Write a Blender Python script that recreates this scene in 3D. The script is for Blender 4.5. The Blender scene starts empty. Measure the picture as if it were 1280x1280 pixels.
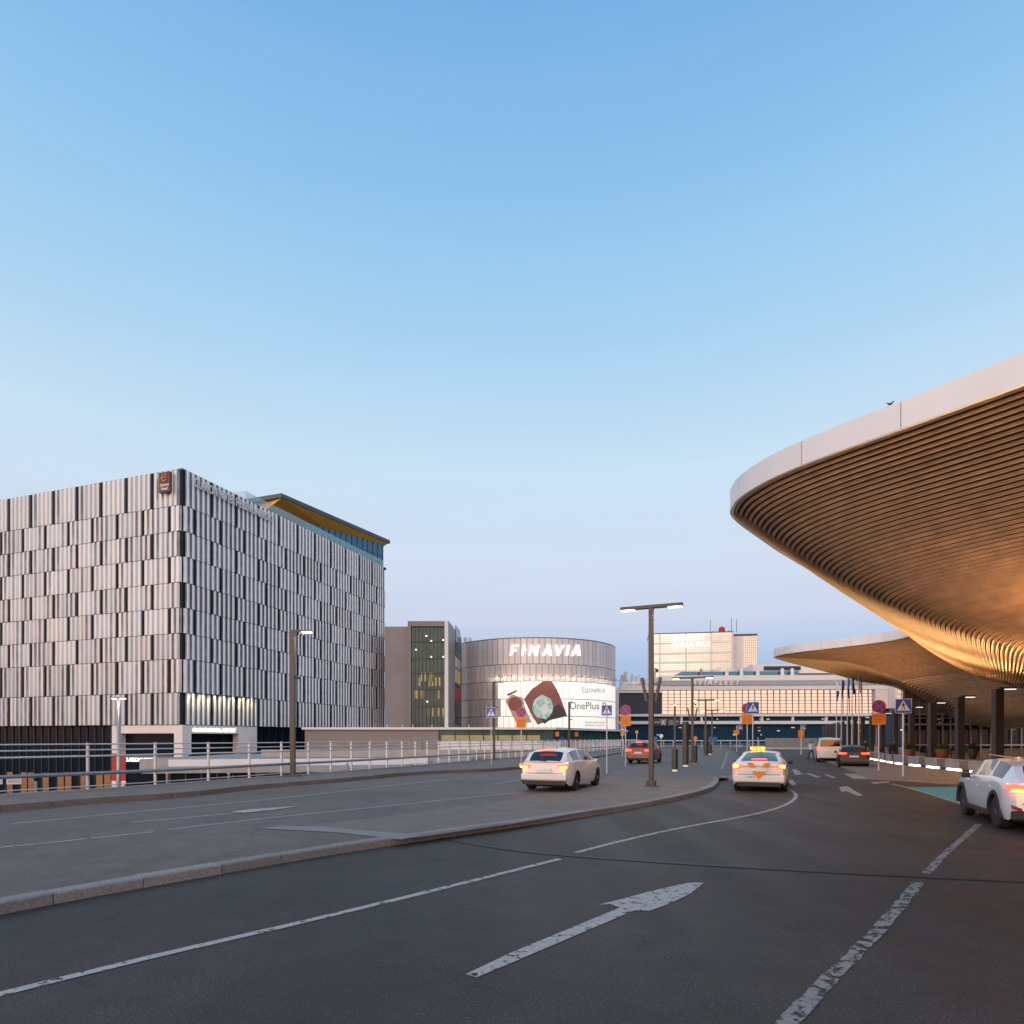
import bpy, bmesh, math, random
from mathutils import Vector, Matrix
random.seed(7)
C = bpy.context.scene.collection
SC = bpy.context.scene
# ------------------------------------------------------------------ camera
cam = bpy.data.cameras.new('camera'); camo = bpy.data.objects.new('camera', cam); C.objects.link(camo)
EYE = 1.9; FPX = 802.0; HZ = 923.0
camo.location = (0, 0, EYE); camo.rotation_euler = (math.radians(90), 0, 0)
cam.sensor_width = 36; cam.lens = 36*FPX/1280; cam.shift_y = (HZ-640)/1280; cam.clip_start = 0.1; cam.clip_end = 6000
SC.camera = camo
# ------------------------------------------------------------------ sky, sun, exposure
SUN_AZ = math.radians(208)      # compass-like: 0 = +Y, clockwise
SUN_EL = math.radians(4)
def lin(c):
    c = c/255.0
    return c/12.92 if c <= 0.04045 else ((c+0.055)/1.055)**2.4
def S(r, g, b): return (lin(r), lin(g), lin(b), 1)
W = bpy.data.worlds.new('World'); SC.world = W; W.use_nodes = True
nt = W.node_tree; nt.nodes.clear(); N = nt.nodes.new; L = nt.links.new
out = N('ShaderNodeOutputWorld'); tc = N('ShaderNodeTexCoord')
nrm = N('ShaderNodeVectorMath'); nrm.operation = 'NORMALIZE'; L(tc.outputs['Generated'], nrm.inputs[0])
sep = N('ShaderNodeSeparateXYZ'); L(nrm.outputs[0], sep.inputs[0])
def ramp(stops):
    r = N('ShaderNodeValToRGB'); e = r.color_ramp.elements
    while len(e) > 1: e.remove(e[-1])
    e[0].position = stops[0][0]; e[0].color = stops[0][1]
    for p, c in stops[1:]:
        k = e.new(p); k.color = c
    L(sep.outputs['Z'], r.inputs[0]); return r
front = ramp([(0, S(128,160,205)), (0.06, S(140,172,216)), (0.12, S(172,192,228)), (0.18, S(202,210,233)), (0.27, S(206,219,238)),
              (0.38, S(199,223,242)), (0.50, S(173,211,240)), (0.62, S(147,197,236)), (0.76, S(119,174,226)), (1, S(95,145,203))])
back = ramp([(0, (1.7,.78,.58,1)), (0.05, (2.3,1.22,.88,1)), (0.12, (2.5,1.62,1.2,1)), (0.26, (2.3,1.85,1.55,1)),
             (0.42, (1.7,1.6,1.5,1)), (0.62, (.9,1.0,1.1,1)), (0.85, (.32,.46,.70,1)), (1, S(95,145,203))])
sdir = (math.sin(SUN_AZ), math.cos(SUN_AZ), 0)
dot = N('ShaderNodeVectorMath'); dot.operation = 'DOT_PRODUCT'; L(nrm.outputs[0], dot.inputs[0]); dot.inputs[1].default_value = sdir
mr = N('ShaderNodeMapRange'); mr.interpolation_type = 'SMOOTHSTEP'; L(dot.outputs['Value'], mr.inputs[0])
mr.inputs[1].default_value = -0.35; mr.inputs[2].default_value = 0.9
mx = N('ShaderNodeMix'); mx.data_type = 'RGBA'; L(mr.outputs[0], mx.inputs[0]); L(front.outputs[0], mx.inputs[6]); L(back.outputs[0], mx.inputs[7])
# faint streaks of thin cloud low in the sky
mp = N('ShaderNodeMapping'); mp.inputs['Scale'].default_value = (1.5, 1.5, 16); L(nrm.outputs[0], mp.inputs[0])
cn = N('ShaderNodeTexNoise'); cn.inputs['Scale'].default_value = 1.6; cn.inputs['Detail'].default_value = 5; L(mp.outputs[0], cn.inputs[0])
cr = N('ShaderNodeMapRange'); L(cn.outputs[0], cr.inputs[0]); cr.inputs[1].default_value = .35; cr.inputs[2].default_value = .75; cr.inputs[3].default_value = .985; cr.inputs[4].default_value = 1.015
mu = N('ShaderNodeMix'); mu.data_type = 'RGBA'; mu.blend_type = 'MULTIPLY'; mu.inputs[0].default_value = 1; L(mx.outputs[2], mu.inputs[6]); L(cr.outputs[0], mu.inputs[7])
bg1 = N('ShaderNodeBackground'); L(mu.outputs[2], bg1.inputs[0]); bg1.inputs[1].default_value = 1.0
sky = N('ShaderNodeTexSky'); sky.sky_type = 'NISHITA'; sky.sun_disc = False; sky.sun_elevation = SUN_EL; sky.sun_rotation = SUN_AZ
bg2 = N('ShaderNodeBackground'); L(sky.outputs[0], bg2.inputs[0]); bg2.inputs[1].default_value = .015
ad = N('ShaderNodeAddShader'); L(bg1.outputs[0], ad.inputs[0]); L(bg2.outputs[0], ad.inputs[1]); L(ad.outputs[0], out.inputs[0])
sl = bpy.data.lights.new('sun', 'SUN'); sl.energy = 0.6; sl.angle = math.radians(50); sl.color = (1, .80, .66)
so = bpy.data.objects.new('sun', sl); C.objects.link(so)
so.rotation_euler = Vector((-math.sin(SUN_AZ)*math.cos(SUN_EL), -math.cos(SUN_AZ)*math.cos(SUN_EL), -math.sin(SUN_EL))).to_track_quat('-Z', 'Y').to_euler()
SC.view_settings.view_transform = 'Standard'; SC.view_settings.look = 'None'; SC.view_settings.exposure = 0.0; SC.view_settings.gamma = 1
SC.view_settings.use_curve_mapping = False
SC.render.engine = 'CYCLES'; SC.cycles.max_bounces = 6; SC.cycles.glossy_bounces = 4; SC.cycles.transmission_bounces = 4
SC.render.resolution_x = 1024; SC.render.resolution_y = 1024
# ------------------------------------------------------------------ materials
def mat(name, col, rough=.6, metal=0, var=0, scale=4, bump=0, bscale=40, emit=None, es=0, spec=.5, coat=0, rnd=0, stretch=None, alpha=None, grime=0):
    m = bpy.data.materials.new(name); m.use_nodes = True; t = m.node_tree; p = t.nodes['Principled BSDF']
    col = tuple(col[:3])+(1,)
    p.inputs['Base Color'].default_value = col; p.inputs['Roughness'].default_value = rough; p.inputs['Metallic'].default_value = metal
    p.inputs['Specular IOR Level'].default_value = spec; p.inputs['Coat Weight'].default_value = coat; p.inputs['Coat Roughness'].default_value = .12
    if emit: p.inputs['Emission Color'].default_value = tuple(emit[:3])+(1,); p.inputs['Emission Strength'].default_value = es
    if alpha is not None: p.inputs['Alpha'].default_value = alpha
    tcn = t.nodes.new('ShaderNodeTexCoord'); src = tcn.outputs['Object']
    if stretch:
        mpn = t.nodes.new('ShaderNodeMapping'); mpn.inputs['Scale'].default_value = stretch; t.links.new(src, mpn.inputs[0]); src = mpn.outputs[0]
    last = None
    if var:
        n = t.nodes.new('ShaderNodeTexNoise'); n.inputs['Scale'].default_value = scale; n.inputs['Detail'].default_value = 6; t.links.new(src, n.inputs[0])
        r = t.nodes.new('ShaderNodeMapRange'); r.inputs[1].default_value = .3; r.inputs[2].default_value = .7; r.inputs[3].default_value = 1-var; r.inputs[4].default_value = 1+var
        t.links.new(n.outputs[0], r.inputs[0])
        k = t.nodes.new('ShaderNodeMix'); k.data_type = 'RGBA'; k.blend_type = 'MULTIPLY'; k.inputs[0].default_value = 1; k.inputs[6].default_value = col
        t.links.new(r.outputs[0], k.inputs[7]); last = k.outputs[2]
    if rnd:
        oi = t.nodes.new('ShaderNodeObjectInfo'); rr = t.nodes.new('ShaderNodeMapRange'); rr.inputs[3].default_value = 1-rnd; rr.inputs[4].default_value = 1+rnd
        t.links.new(oi.outputs['Random'], rr.inputs[0])
        k = t.nodes.new('ShaderNodeMix'); k.data_type = 'RGBA'; k.blend_type = 'MULTIPLY'; k.inputs[0].default_value = 1
        if last: t.links.new(last, k.inputs[6])
        else: k.inputs[6].default_value = col
        t.links.new(rr.outputs[0], k.inputs[7]); last = k.outputs[2]
    if last: t.links.new(last, p.inputs['Base Color'])
    if bump:
        n = t.nodes.new('ShaderNodeTexNoise'); n.inputs['Scale'].default_value = bscale; n.inputs['Detail'].default_value = 4; t.links.new(src, n.inputs[0])
        b = t.nodes.new('ShaderNodeBump'); b.inputs['Strength'].default_value = bump; b.inputs['Distance'].default_value = .02
        t.links.new(n.outputs[0], b.inputs['Height']); t.links.new(b.outputs[0], p.inputs['Normal'])
    return m
def asphalt(name, c, patch=.25, rough=.62):
    m = mat(name, c, rough, spec=.22); t = m.node_tree; p = t.nodes['Principled BSDF']; N = t.nodes.new; L = t.links.new
    tcn = N('ShaderNodeTexCoord')
    big = N('ShaderNodeTexNoise'); big.inputs['Scale'].default_value = .22; big.inputs['Detail'].default_value = 7; big.inputs['Roughness'].default_value = .6
    mid = N('ShaderNodeTexNoise'); mid.inputs['Scale'].default_value = 2.2; mid.inputs['Detail'].default_value = 6
    fine = N('ShaderNodeTexNoise'); fine.inputs['Scale'].default_value = 75; fine.inputs['Detail'].default_value = 3
    vor = N('ShaderNodeTexVoronoi'); vor.inputs['Scale'].default_value = 70
    # long tyre-polished tracks running with the road
    mp = N('ShaderNodeMapping'); mp.inputs['Rotation'].default_value = (0, 0, math.radians(24)); mp.inputs['Scale'].default_value = (.9, .05, 1)
    trk = N('ShaderNodeTexNoise'); trk.inputs['Scale'].default_value = 1.0; trk.inputs['Detail'].default_value = 5
    for n in (big, mid, fine, vor): L(tcn.outputs['Object'], n.inputs['Vector'])
    L(tcn.outputs['Object'], mp.inputs[0]); L(mp.outputs[0], trk.inputs[0])
    def rng(o, a, b, f=.3, g=.7):
        r = N('ShaderNodeMapRange'); r.inputs[1].default_value = f; r.inputs[2].default_value = g; r.inputs[3].default_value = a; r.inputs[4].default_value = b; L(o, r.inputs[0]); return r.outputs[0]
    def mul(a, b):
        k = N('ShaderNodeMath'); k.operation = 'MULTIPLY'; L(a, k.inputs[0]); L(b, k.inputs[1]); return k.outputs[0]
    f = mul(mul(rng(big.outputs[0], 1-patch, 1+patch), rng(trk.outputs[0], .8, 1.2)), mul(rng(mid.outputs[0], .88, 1.12), rng(fine.outputs[0], .55, 1.5)))
    g = rng(vor.outputs['Distance'], 2.6, .9, .02, .28); f = mul(f, g)
    sp = N('ShaderNodeTexNoise'); sp.inputs['Scale'].default_value = 48; sp.inputs['Detail'].default_value = 2; L(tcn.outputs['Object'], sp.inputs[0]); f = mul(f, rng(sp.outputs[0], 1.0, 2.6, .60, .72))
    cw = N('ShaderNodeTexNoise'); cw.inputs['Scale'].default_value = .9; cw.inputs['Detail'].default_value = 6; L(tcn.outputs['Object'], cw.inputs[0])
    cv_ = N('ShaderNodeVectorMath'); cv_.operation = 'ADD'; L(tcn.outputs['Object'], cv_.inputs[0]); L(cw.outputs['Color'], cv_.inputs[1])
    ck = N('ShaderNodeTexVoronoi'); ck.feature = 'DISTANCE_TO_EDGE'; ck.inputs['Scale'].default_value = .16; L(cv_.outputs[0], ck.inputs['Vector']); f = mul(f, rng(ck.outputs['Distance'], .8, 1.0, .0, .005))
    k = N('ShaderNodeMix'); k.data_type = 'RGBA'; k.blend_type = 'MULTIPLY'; k.inputs[0].default_value = 1; k.inputs[6].default_value = tuple(c)+(1,)
    L(f, k.inputs[7]); L(k.outputs[2], p.inputs['Base Color'])
    rr = rng(trk.outputs[0], rough-.1, rough+.1); L(rr, p.inputs['Roughness'])
    b = N('ShaderNodeBump'); b.inputs['Strength'].default_value = .5; b.inputs['Distance'].default_value = .008; L(fine.outputs[0], b.inputs['Height']); L(b.outputs[0], p.inputs['Normal'])
    return m
def paint(name, c, thr=.36, sc=9):
    m = mat(name, c, .7, var=.12, scale=14); t = m.node_tree; p = t.nodes['Principled BSDF']; N = t.nodes.new; L = t.links.new
    tcn = N('ShaderNodeTexCoord'); n = N('ShaderNodeTexNoise'); n.inputs['Scale'].default_value = sc; n.inputs['Detail'].default_value = 9; n.inputs['Roughness'].default_value = .72
    L(tcn.outputs['Object'], n.inputs[0]); r = N('ShaderNodeMapRange'); r.inputs[1].default_value = thr; r.inputs[2].default_value = thr+.05; L(n.outputs[0], r.inputs[0]); L(r.outputs[0], p.inputs['Alpha'])
    return m
M = dict(
 asph=asphalt('asphalt', (.066,.055,.048)), asph2=asphalt('asphalt_left', (.15,.122,.105), .18), joint=mat('joint_tar', (.034,.030,.028), .6, var=.3),
 pave=mat('pavement', (.19,.15,.125), .7, var=.15, scale=1.5, bump=.3), plaza=mat('plaza_paving', (.24,.19,.155), .6, var=.15, scale=1.2, bump=.2),
 kerb=mat('granite', (.27,.255,.25), .75, var=.25, scale=30, bump=.4, bscale=60, rnd=.12), kerb2=mat('granite_brown', (.20,.15,.125), .75, var=.2, scale=20, rnd=.1),
 conc=mat('concrete', (.36,.34,.33), .75, var=.12, scale=1.5), concd=mat('concrete_dark', (.12,.115,.11), .8, var=.2, scale=1.5),
 white=paint('road_paint', (.46,.44,.42), .40), worn=paint('road_paint_worn', (.29,.28,.27), .45, 8), blue=paint('blue_surface', (.06,.34,.46), .2), yline=paint('pale_line', (.5,.46,.36), .38),
 steelw=mat('galvanised', (.68,.66,.67), .4, metal=.25, var=.08, scale=20), steel=mat('steel', (.34,.34,.36), .38, metal=.6, var=.1, scale=15),
 pole=mat('pole_dark', (.085,.078,.07), .45, metal=.3, var=.1), polew=mat('pole_white', (.7,.7,.7), .4), bronze=mat('bronze', (.075,.06,.05), .5, metal=.3, var=.15),
 hwall=mat('backing', (.015,.017,.02), .5), hlight=mat('alu_light', (.70,.68,.68), .35, metal=.25, var=.08, scale=1, stretch=(5,5,.4), rnd=.10, bump=.08, bscale=1.5),
 hlightb=mat('alu_cool', (.52,.57,.61), .28, metal=.4, var=.12, scale=1, stretch=(5,5,.5), rnd=.12), hwhite=mat('alu_white', (.92,.90,.89), .5, metal=.1, rnd=.05),
 hpink=mat('alu_rose', (.64,.59,.585), .33, metal=.3, var=.08, scale=1, stretch=(5,5,.4), rnd=.08),
 hdark=mat('alu_blue', (.25,.29,.34), .3, metal=.35, var=.4, scale=1.2, stretch=(3,3,.6), rnd=.35), glassd=mat('glass_dark', (.008,.016,.026), .1, spec=.07),
 glassb=mat('glass_blue', (.014,.055,.105), .06, spec=.15), glassg=mat('glass_green', (.022,.085,.075), .08, spec=.3, var=.35, scale=.6), render=mat('render_white', (.74,.70,.69), .6, var=.04, scale=.6),
 taupe=mat('taupe', (.235,.20,.19), .6, var=.06, scale=.5, stretch=(1,1,.3)), greyp=mat('grey_cladding', (.22,.205,.205), .45, metal=.2, var=.1, scale=.4),
 mirror=mat('mirror_glass', (.60,.58,.57), .02, metal=.92, bump=.012, bscale=.25), mirrorw=mat('cream_glass', (.48,.53,.53), .12, metal=.75, var=.06, scale=.3),
 mull=mat('mullion', (.30,.24,.23), .5), tmull=mat('tower_mullion', (.5,.45,.42), .5), dframe=mat('dark_frame', (.03,.03,.035), .4),
 drum=mat('drum_panel', (.62,.585,.58), .42, metal=.25, var=.08, scale=.8, rnd=.10), drumd=mat('drum_back', (.10,.09,.09), .6),
 adw=mat('banner_white_glow', (.86,.84,.80), .6, emit=(1,.93,.82), es=.55), adbr=mat('print_brown', (.20,.07,.055), .6, emit=(.3,.1,.08), es=.2), adtan=mat('print_tan', (.45,.30,.24), .6, emit=(.45,.3,.24), es=.2), adgr=mat('print_green', (.40,.55,.50), .6, emit=(.4,.55,.5), es=.2, var=.5, scale=1.2),  # advert white and prints glow faintly in place of the floodlight on them
 addk=mat('print_dark', (.06,.05,.05), .6), ink=mat('print_ink', (.10,.10,.11), .6), litw=mat('lit_white', (.9,.9,.9), .4, emit=(1,1,1), es=1.15), lit=mat('lamp_lit', (1,1,1), .4, emit=(1,.78,.48), es=9),
 litstrip=mat('strip_lit', (1,1,1), .4, emit=(1,.88,.66), es=3.5), amber=mat('amber_room', (.14,.065,.03), .5, emit=(1,.42,.13), es=.10, var=.4, scale=.6), yellow=mat('yellow_room', (.3,.25,.12), .5, emit=(.9,.68,.28), es=.12, var=.5, scale=.4),
 litdim=mat('dim_room', (.3,.3,.3), .5, emit=(.9,.75,.5), es=.6), slat=mat('slat_wood', (.64,.47,.32), .45, var=.16, scale=2.5, rnd=.07), slatb=mat('slat_backing', (.11,.075,.05), .7),
 fascia=mat('fascia_metal', (.70,.71,.76), .38, metal=.1, rnd=.03, var=.03, scale=.8, stretch=(1,1,.25)), roofm=mat('roof_membrane', (.25,.25,.26), .8), soffit=mat('soffit_gold', (.80,.46,.06), .5, metal=.0, var=.15, scale=1, stretch=(1,6,1)),
 roofedge=mat('roof_edge', (.07,.08,.10), .45), balus=mat('balustrade_glass', (.35,.60,.68), .08, alpha=.36, spec=.8), hblue=mat('hotel_blue_glass', (.04,.17,.28), .08, metal=.3),
 tyre=mat('tyre', (.015,.015,.016), .8), rim=mat('rim', (.35,.35,.36), .3, metal=.9), under=mat('underbody', (.01,.01,.01), .9), trim=mat('trim', (.025,.025,.027), .6),
 cwhite=mat('car_white', (.80,.78,.78), .28, coat=1, spec=.5), cred=mat('car_red', (.24,.010,.014), .35, coat=.4), cdark=mat('car_black', (.012,.014,.02), .35, coat=.3, spec=.3), csilver=mat('car_silverwhite', (.70,.75,.82), .28, metal=.15, coat=1), ccream=mat('car_cream', (.74,.72,.66), .3, coat=1),
 cglass=mat('car_glass', (.012,.014,.018), .04, spec=.9), brake=mat('brake_lit', (.5,.01,.01), .3, emit=(1,.06,.03), es=5), ambl=mat('indicator_lit', (.6,.3,.02), .3, emit=(1,.42,.05), es=7), redl=mat('red_lens', (.35,.01,.01), .2, coat=1), plate=mat('plate', (.8,.8,.8), .4),
 orange=mat('orange', (.80,.25,.02), .5), taxiy=mat('taxi_sign', (.9,.7,.05), .4, emit=(1,.8,.08), es=.8), sblue=mat('sign_blue', (.03,.09,.42), .4), swhite=mat('sign_white', (.8,.8,.8), .4), sred=mat('sign_red', (.65,.03,.025), .4), black=mat('black', (.01,.01,.01), .5),
 sgrey=mat('sign_back', (.3,.3,.3), .5, metal=.5), redban=mat('banner_red', (.45,.035,.03), .6), brown=mat('sign_brown', (.07,.022,.025), .5), terra=mat('terracotta', (.26,.075,.04), .7, var=.2), leaf=mat('leaf', (.05,.09,.03), .6, var=.4, scale=9), wood=mat('pale_wood', (.55,.40,.26), .6, var=.2, scale=6),
 skin=mat('skin', (.20,.10,.07), .5), hair=mat('hair', (.012,.01,.01), .6), shirt=mat('shirt_white', (.75,.76,.8), .8), cloth=mat('cloth_dark', (.012,.012,.015), .85), cloth2=mat('cloth_plum', (.05,.015,.02), .85),
 navy=mat('flag_navy', (.015,.03,.16), .7), fblue=mat('flag_blue', (.05,.16,.42), .7), reddev=mat('beacon_red', (.45,.03,.03), .5), earth=mat('ground_far', (.06,.062,.055), .9, var=.3, scale=.05), banner=mat('banner_dark', (.045,.04,.045), .5),
)
# ------------------------------------------------------------------ helpers
class MB:
    def __init__(s): s.v = []; s.f = []; s.m = []
    def add(s, vs, fs, mi=0):
        k = len(s.v); s.v += [tuple(v) for v in vs]; s.f += [tuple(i+k for i in f) for f in fs]; s.m += [mi]*len(fs); return s
    def box(s, a, b, mi=0, mtx=None):
        x0,y0,z0 = a; x1,y1,z1 = b
        if x1<x0: x0,x1=x1,x0
        if y1<y0: y0,y1=y1,y0
        if z1<z0: z0,z1=z1,z0
        vs = [Vector(p) for p in ((x0,y0,z0),(x1,y0,z0),(x1,y1,z0),(x0,y1,z0),(x0,y0,z1),(x1,y0,z1),(x1,y1,z1),(x0,y1,z1))]
        if mtx: vs = [mtx@v for v in vs]
        return s.add(vs, [(0,3,2,1),(4,5,6,7),(0,1,5,4),(1,2,6,5),(2,3,7,6),(3,0,4,7)], mi)
    def tube(s, p0, p1, r, n=10, r1=None, mi=0, cap=True):
        p0 = Vector(p0); p1 = Vector(p1); r1 = r if r1 is None else r1; d = (p1-p0).normalized()
        a = d.orthogonal().normalized(); b = d.cross(a); vs = []
        for p, q in ((p0, r), (p1, r1)):
            for i in range(n): t = 2*math.pi*i/n; vs.append(p+(a*math.cos(t)+b*math.sin(t))*q)
        fs = [(i, (i+1)%n, n+(i+1)%n, n+i) for i in range(n)]
        if cap: fs += [tuple(range(n-1,-1,-1)), tuple(range(n, 2*n))]
        return s.add(vs, fs, mi)
    def prism(s, poly, z0, z1, mi=0, mtx=None):
        n = len(poly); ar = sum(poly[i][0]*poly[(i+1)%n][1]-poly[(i+1)%n][0]*poly[i][1] for i in range(n))
        if ar < 0: poly = poly[::-1]
        vs = [Vector((x,y,z0)) for x,y in poly]+[Vector((x,y,z1)) for x,y in poly]
        if mtx: vs = [mtx@v for v in vs]
        return s.add(vs, [tuple(range(n-1,-1,-1)), tuple(range(n,2*n))]+[(i,(i+1)%n,n+(i+1)%n,n+i) for i in range(n)], mi)
    def lathe(s, prof, n=16, mi=0, c=(0,0,0)):
        vs = []
        for r, z in prof:
            for i in range(n): t = 2*math.pi*i/n; vs.append((c[0]+r*math.cos(t), c[1]+r*math.sin(t), c[2]+z))
        fs = []
        for k in range(len(prof)-1):
            for i in range(n): fs.append((k*n+i, k*n+(i+1)%n, (k+1)*n+(i+1)%n, (k+1)*n+i))
        fs += [tuple(range(n-1,-1,-1)), tuple(range((len(prof)-1)*n, len(prof)*n))]
        return s.add(vs, fs, mi)
    def mesh(s, name, mats):
        me = bpy.data.meshes.new(name); me.from_pydata(s.v, [], s.f)
        for q in (mats if isinstance(mats, (list, tuple)) else [mats]): me.materials.append(q)
        if any(s.m): me.polygons.foreach_set('material_index', s.m)
        me.update(); return me
    def build(s, name, mats, parent=None, kind=None, smooth=False, bevel=0):
        me = s.mesh(name, mats)
        if smooth:
            me.shade_smooth() if hasattr(me, 'shade_smooth') else None
        o = bpy.data.objects.new(name, me); C.objects.link(o)
        if parent: o.parent = parent
        if kind: o['kind'] = kind
        if bevel:
            b = o.modifiers.new('bevel', 'BEVEL'); b.width = bevel; b.segments = 2; b.limit_method = 'ANGLE'
        return o
def tag(o, label, cat, group=None):
    o['label'] = label; o['category'] = cat
    if group: o['group'] = group
    return o
def thing(name, label, cat, loc=(0,0,0), rz=0, group=None):
    o = bpy.data.objects.new(name, None); C.objects.link(o); o.empty_display_size = .2
    o.location = loc; o.rotation_euler = (0,0,rz); return tag(o, label, cat, group)
def inst(src, parent, loc=None, rot=None, name=None, scale=None):
    if isinstance(src, bpy.types.Mesh): o = bpy.data.objects.new(name or src.name, src)
    else: o = src.copy()
    C.objects.link(o); o.parent = parent
    if loc is not None: o.location = loc
    if rot is not None: o.rotation_euler = rot
    if scale is not None: o.scale = scale
    return o
def copy_tree(o, loc=None, rz=None, label=None, parent=None):
    c = o.copy(); C.objects.link(c)
    if parent: c.parent = parent
    if loc is not None: c.location = loc
    if rz is not None: c.rotation_euler = (0,0,rz)
    if label: c['label'] = label
    for ch in list(o.children): copy_tree(ch, parent=c)
    return c
def text(name, s, size, m, parent, mtx, ext=.02, shear=0, off=0, space=1, align='LEFT'):
    cu = bpy.data.curves.new(name, 'FONT'); cu.body = s; cu.size = size; cu.extrude = ext; cu.shear = shear; cu.offset = off; cu.space_character = space; cu.align_x = align; cu.resolution_u = 3
    t = bpy.data.objects.new(name+'_src', cu); C.objects.link(t); bpy.context.view_layer.update()
    me = bpy.data.meshes.new_from_object(t); bpy.data.objects.remove(t); bpy.data.curves.remove(cu)
    me.name = name; me.materials.clear(); me.materials.append(m); me.transform(mtx)
    o = bpy.data.objects.new(name, me); C.objects.link(o); o.parent = parent; return o
def G(px, py, z=0.0):
    Y = (EYE-z)*FPX/(py-HZ); return ((px-640)*Y/FPX, Y)
def at(px, Y, py=None):
    return ((px-640)*Y/FPX, Y, EYE+(HZ-py)*Y/FPX) if py is not None else ((px-640)*Y/FPX, Y)
RX90 = Matrix.Rotation(math.radians(90), 4, 'X')       # text upright, reading along +x, facing -y
UD = Vector((.407, .913, 0)).normalized()              # road axis
ND = Vector((UD.y, -UD.x, 0))                          # towards the terminal
RAZ = math.atan2(UD.y, UD.x)                           # heading of the road
def dens(pts, step=.5):
    o = []
    for a, b in zip(pts, pts[1:]):
        a = Vector(a[:2]); b = Vector(b[:2]); n = max(1, int((b-a).length/step))
        for i in range(n): o.append(a.lerp(b, i/n))
    o.append(Vector(pts[-1][:2])); return o
def smooth_pts(p, k=2):
    for _ in range(k):
        q = [p[0]]
        for a, b in zip(p, p[1:]): a = Vector(a); b = Vector(b); q += [a.lerp(b,.25), a.lerp(b,.75)]
        p = q+[Vector(p[-1])]
    return p
def offs(P, d):
    r = []
    for i, p in enumerate(P):
        a = P[max(0,i-1)]; b = P[min(len(P)-1,i+1)]; t = (b-a).normalized(); r.append(Vector((p.x-t.y*d, p.y+t.x*d)))
    return r
# ------------------------------------------------------------------ ground, roads, kerbs, markings
mb = MB(); mb.add([(-2500,-300,-6.2),(2500,-300,-6.2),(2500,4500,-6.2),(-2500,4500,-6.2)], [(0,1,2,3)]); mb.build('ground', M['earth'], kind='structure')
mb = MB(); mb.add([(-120,-20,-6.15),(60,-20,-6.15),(60,150,-6.15),(-120,150,-6.15)], [(0,1,2,3)]); mb.build('lower_road', M['asph2'], kind='structure')
# left edge of the upper road (line of the railing)
EDGE = [Vector(p) for p in ((-34,-18),(-20.9,5.2),(-17.6,12.0),(-14.7,18.3),(-13.05,20.9),(-11.5,24.3),(-9.4,29.0),(-6.6,36.0),(-1.7,50),(20.6,104),(34.5,138))]
far = [(34.5,138),(120,138),(120,-20)]
mb = MB(); mb.prism([tuple(p) for p in EDGE]+far+[(-34,-20)], -1.0, 0.0); mb.build('road', M['asph'], kind='structure')
kerb_px = [(-420,1250),(-160,1177),(0,1142.5),(130,1118),(250,1097),(380,1074),(500,1055),(640,1035),(765,1016),(850,1000),(890,989),(899,980),(897,974)]
KP = [Vector(G(x, y)) for x, y in kerb_px]; KP[0] = Vector((-14, 2.0)) if KP[0].y < 2 else KP[0]
KS = smooth_pts(KP, 2)
right_edge = [G(918,973,.12), G(930,955,.12), G(925,946,.12), G(918,940,.12), G(914,937,.12)]
# the raised left carriageway and island, one level above the near road
med = [tuple(p) for p in KS]+right_edge+[tuple(Vector(right_edge[-1])+Vector((2,6)))]+[(30,128)]+[tuple(p) for p in EDGE[::-1]][1:]
mb = MB(); mb.prism(med, -.5, .12); mb.build('left_road', M['asph2'], kind='structure')
isl_px = [(345,1036),(520,1047),(640,1030),(765,1010),(850,995),(888,984),(895,976),(893,973),(915,972),(925,955),(921,946),(914,940),(912,937),(905,934.5),(884,935),(866,940),(850,946),(800,955),(770,963),(752,975),(640,1000),(480,1021)]
mb = MB(); q = [G(x,y,.12) for x, y in isl_px]; mb.add([(a,b,.124) for a,b in q], [tuple(range(len(q)))[::-1]]); mb.build('island_paving', M['pave'], kind='structure')
# kerb stones of the island, each a stone
kroot = bpy.data.objects.new('kerb', None); C.objects.link(kroot); kroot['kind'] = 'structure'
def stones(P, w, z0, z1, m, root, step=1.0, jit=.006, gap=.012, name='kerb_stone'):
    P = dens([tuple(p) for p in P], .05); acc = 0; st = [0]
    d = [0]
    for a, b in zip(P, P[1:]): d.append(d[-1]+(b-a).length)
    k = 0; n = 0
    while k < len(P)-2:
        ln = step*random.uniform(.92, 1.08); j = k
        while j < len(P)-1 and d[j]-d[k] < ln: j += 1
        ids = [k+int((j-k)*t/3) for t in range(4)]; Q = [P[i] for i in ids]
        t0 = (Q[1]-Q[0]).normalized(); t3 = (Q[-1]-Q[-2]).normalized(); Q[0] = Q[0]+t0*gap/2; Q[-1] = Q[-1]-t3*gap/2
        dz = random.uniform(-jit, jit); dx = random.uniform(-jit, jit); R = offs(Q, w); Q = offs(Q, (dx-.018) if w > 0 else (dx+.018))
        mb = MB(); vs = []
        ch = .02
        for a, b in zip(Q, R):
            t = (b-a).normalized(); vs += [(a.x,a.y,z0),(a.x,a.y,z1+dz-ch),(a.x+t.x*ch,a.y+t.y*ch,z1+dz),(b.x,b.y,z1+dz),(b.x,b.y,z0)]
        fs = []
        for s in range(3):
            for i in range(4): fs.append((s*5+i, s*5+i+1, s*5+i+6, s*5+i+5))
        fs += [(4,3,2,1,0), (15,16,17,18,19)]
        mb.add(vs, fs); mb.build(name, m, root); k = j; n += 1
    return n
KK = [p for p in KS if p.y > 3]
stones(KK+[Vector(q_) for q_ in right_edge[:3]], .22, -.02, .135, M['kerb'], kroot)
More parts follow.
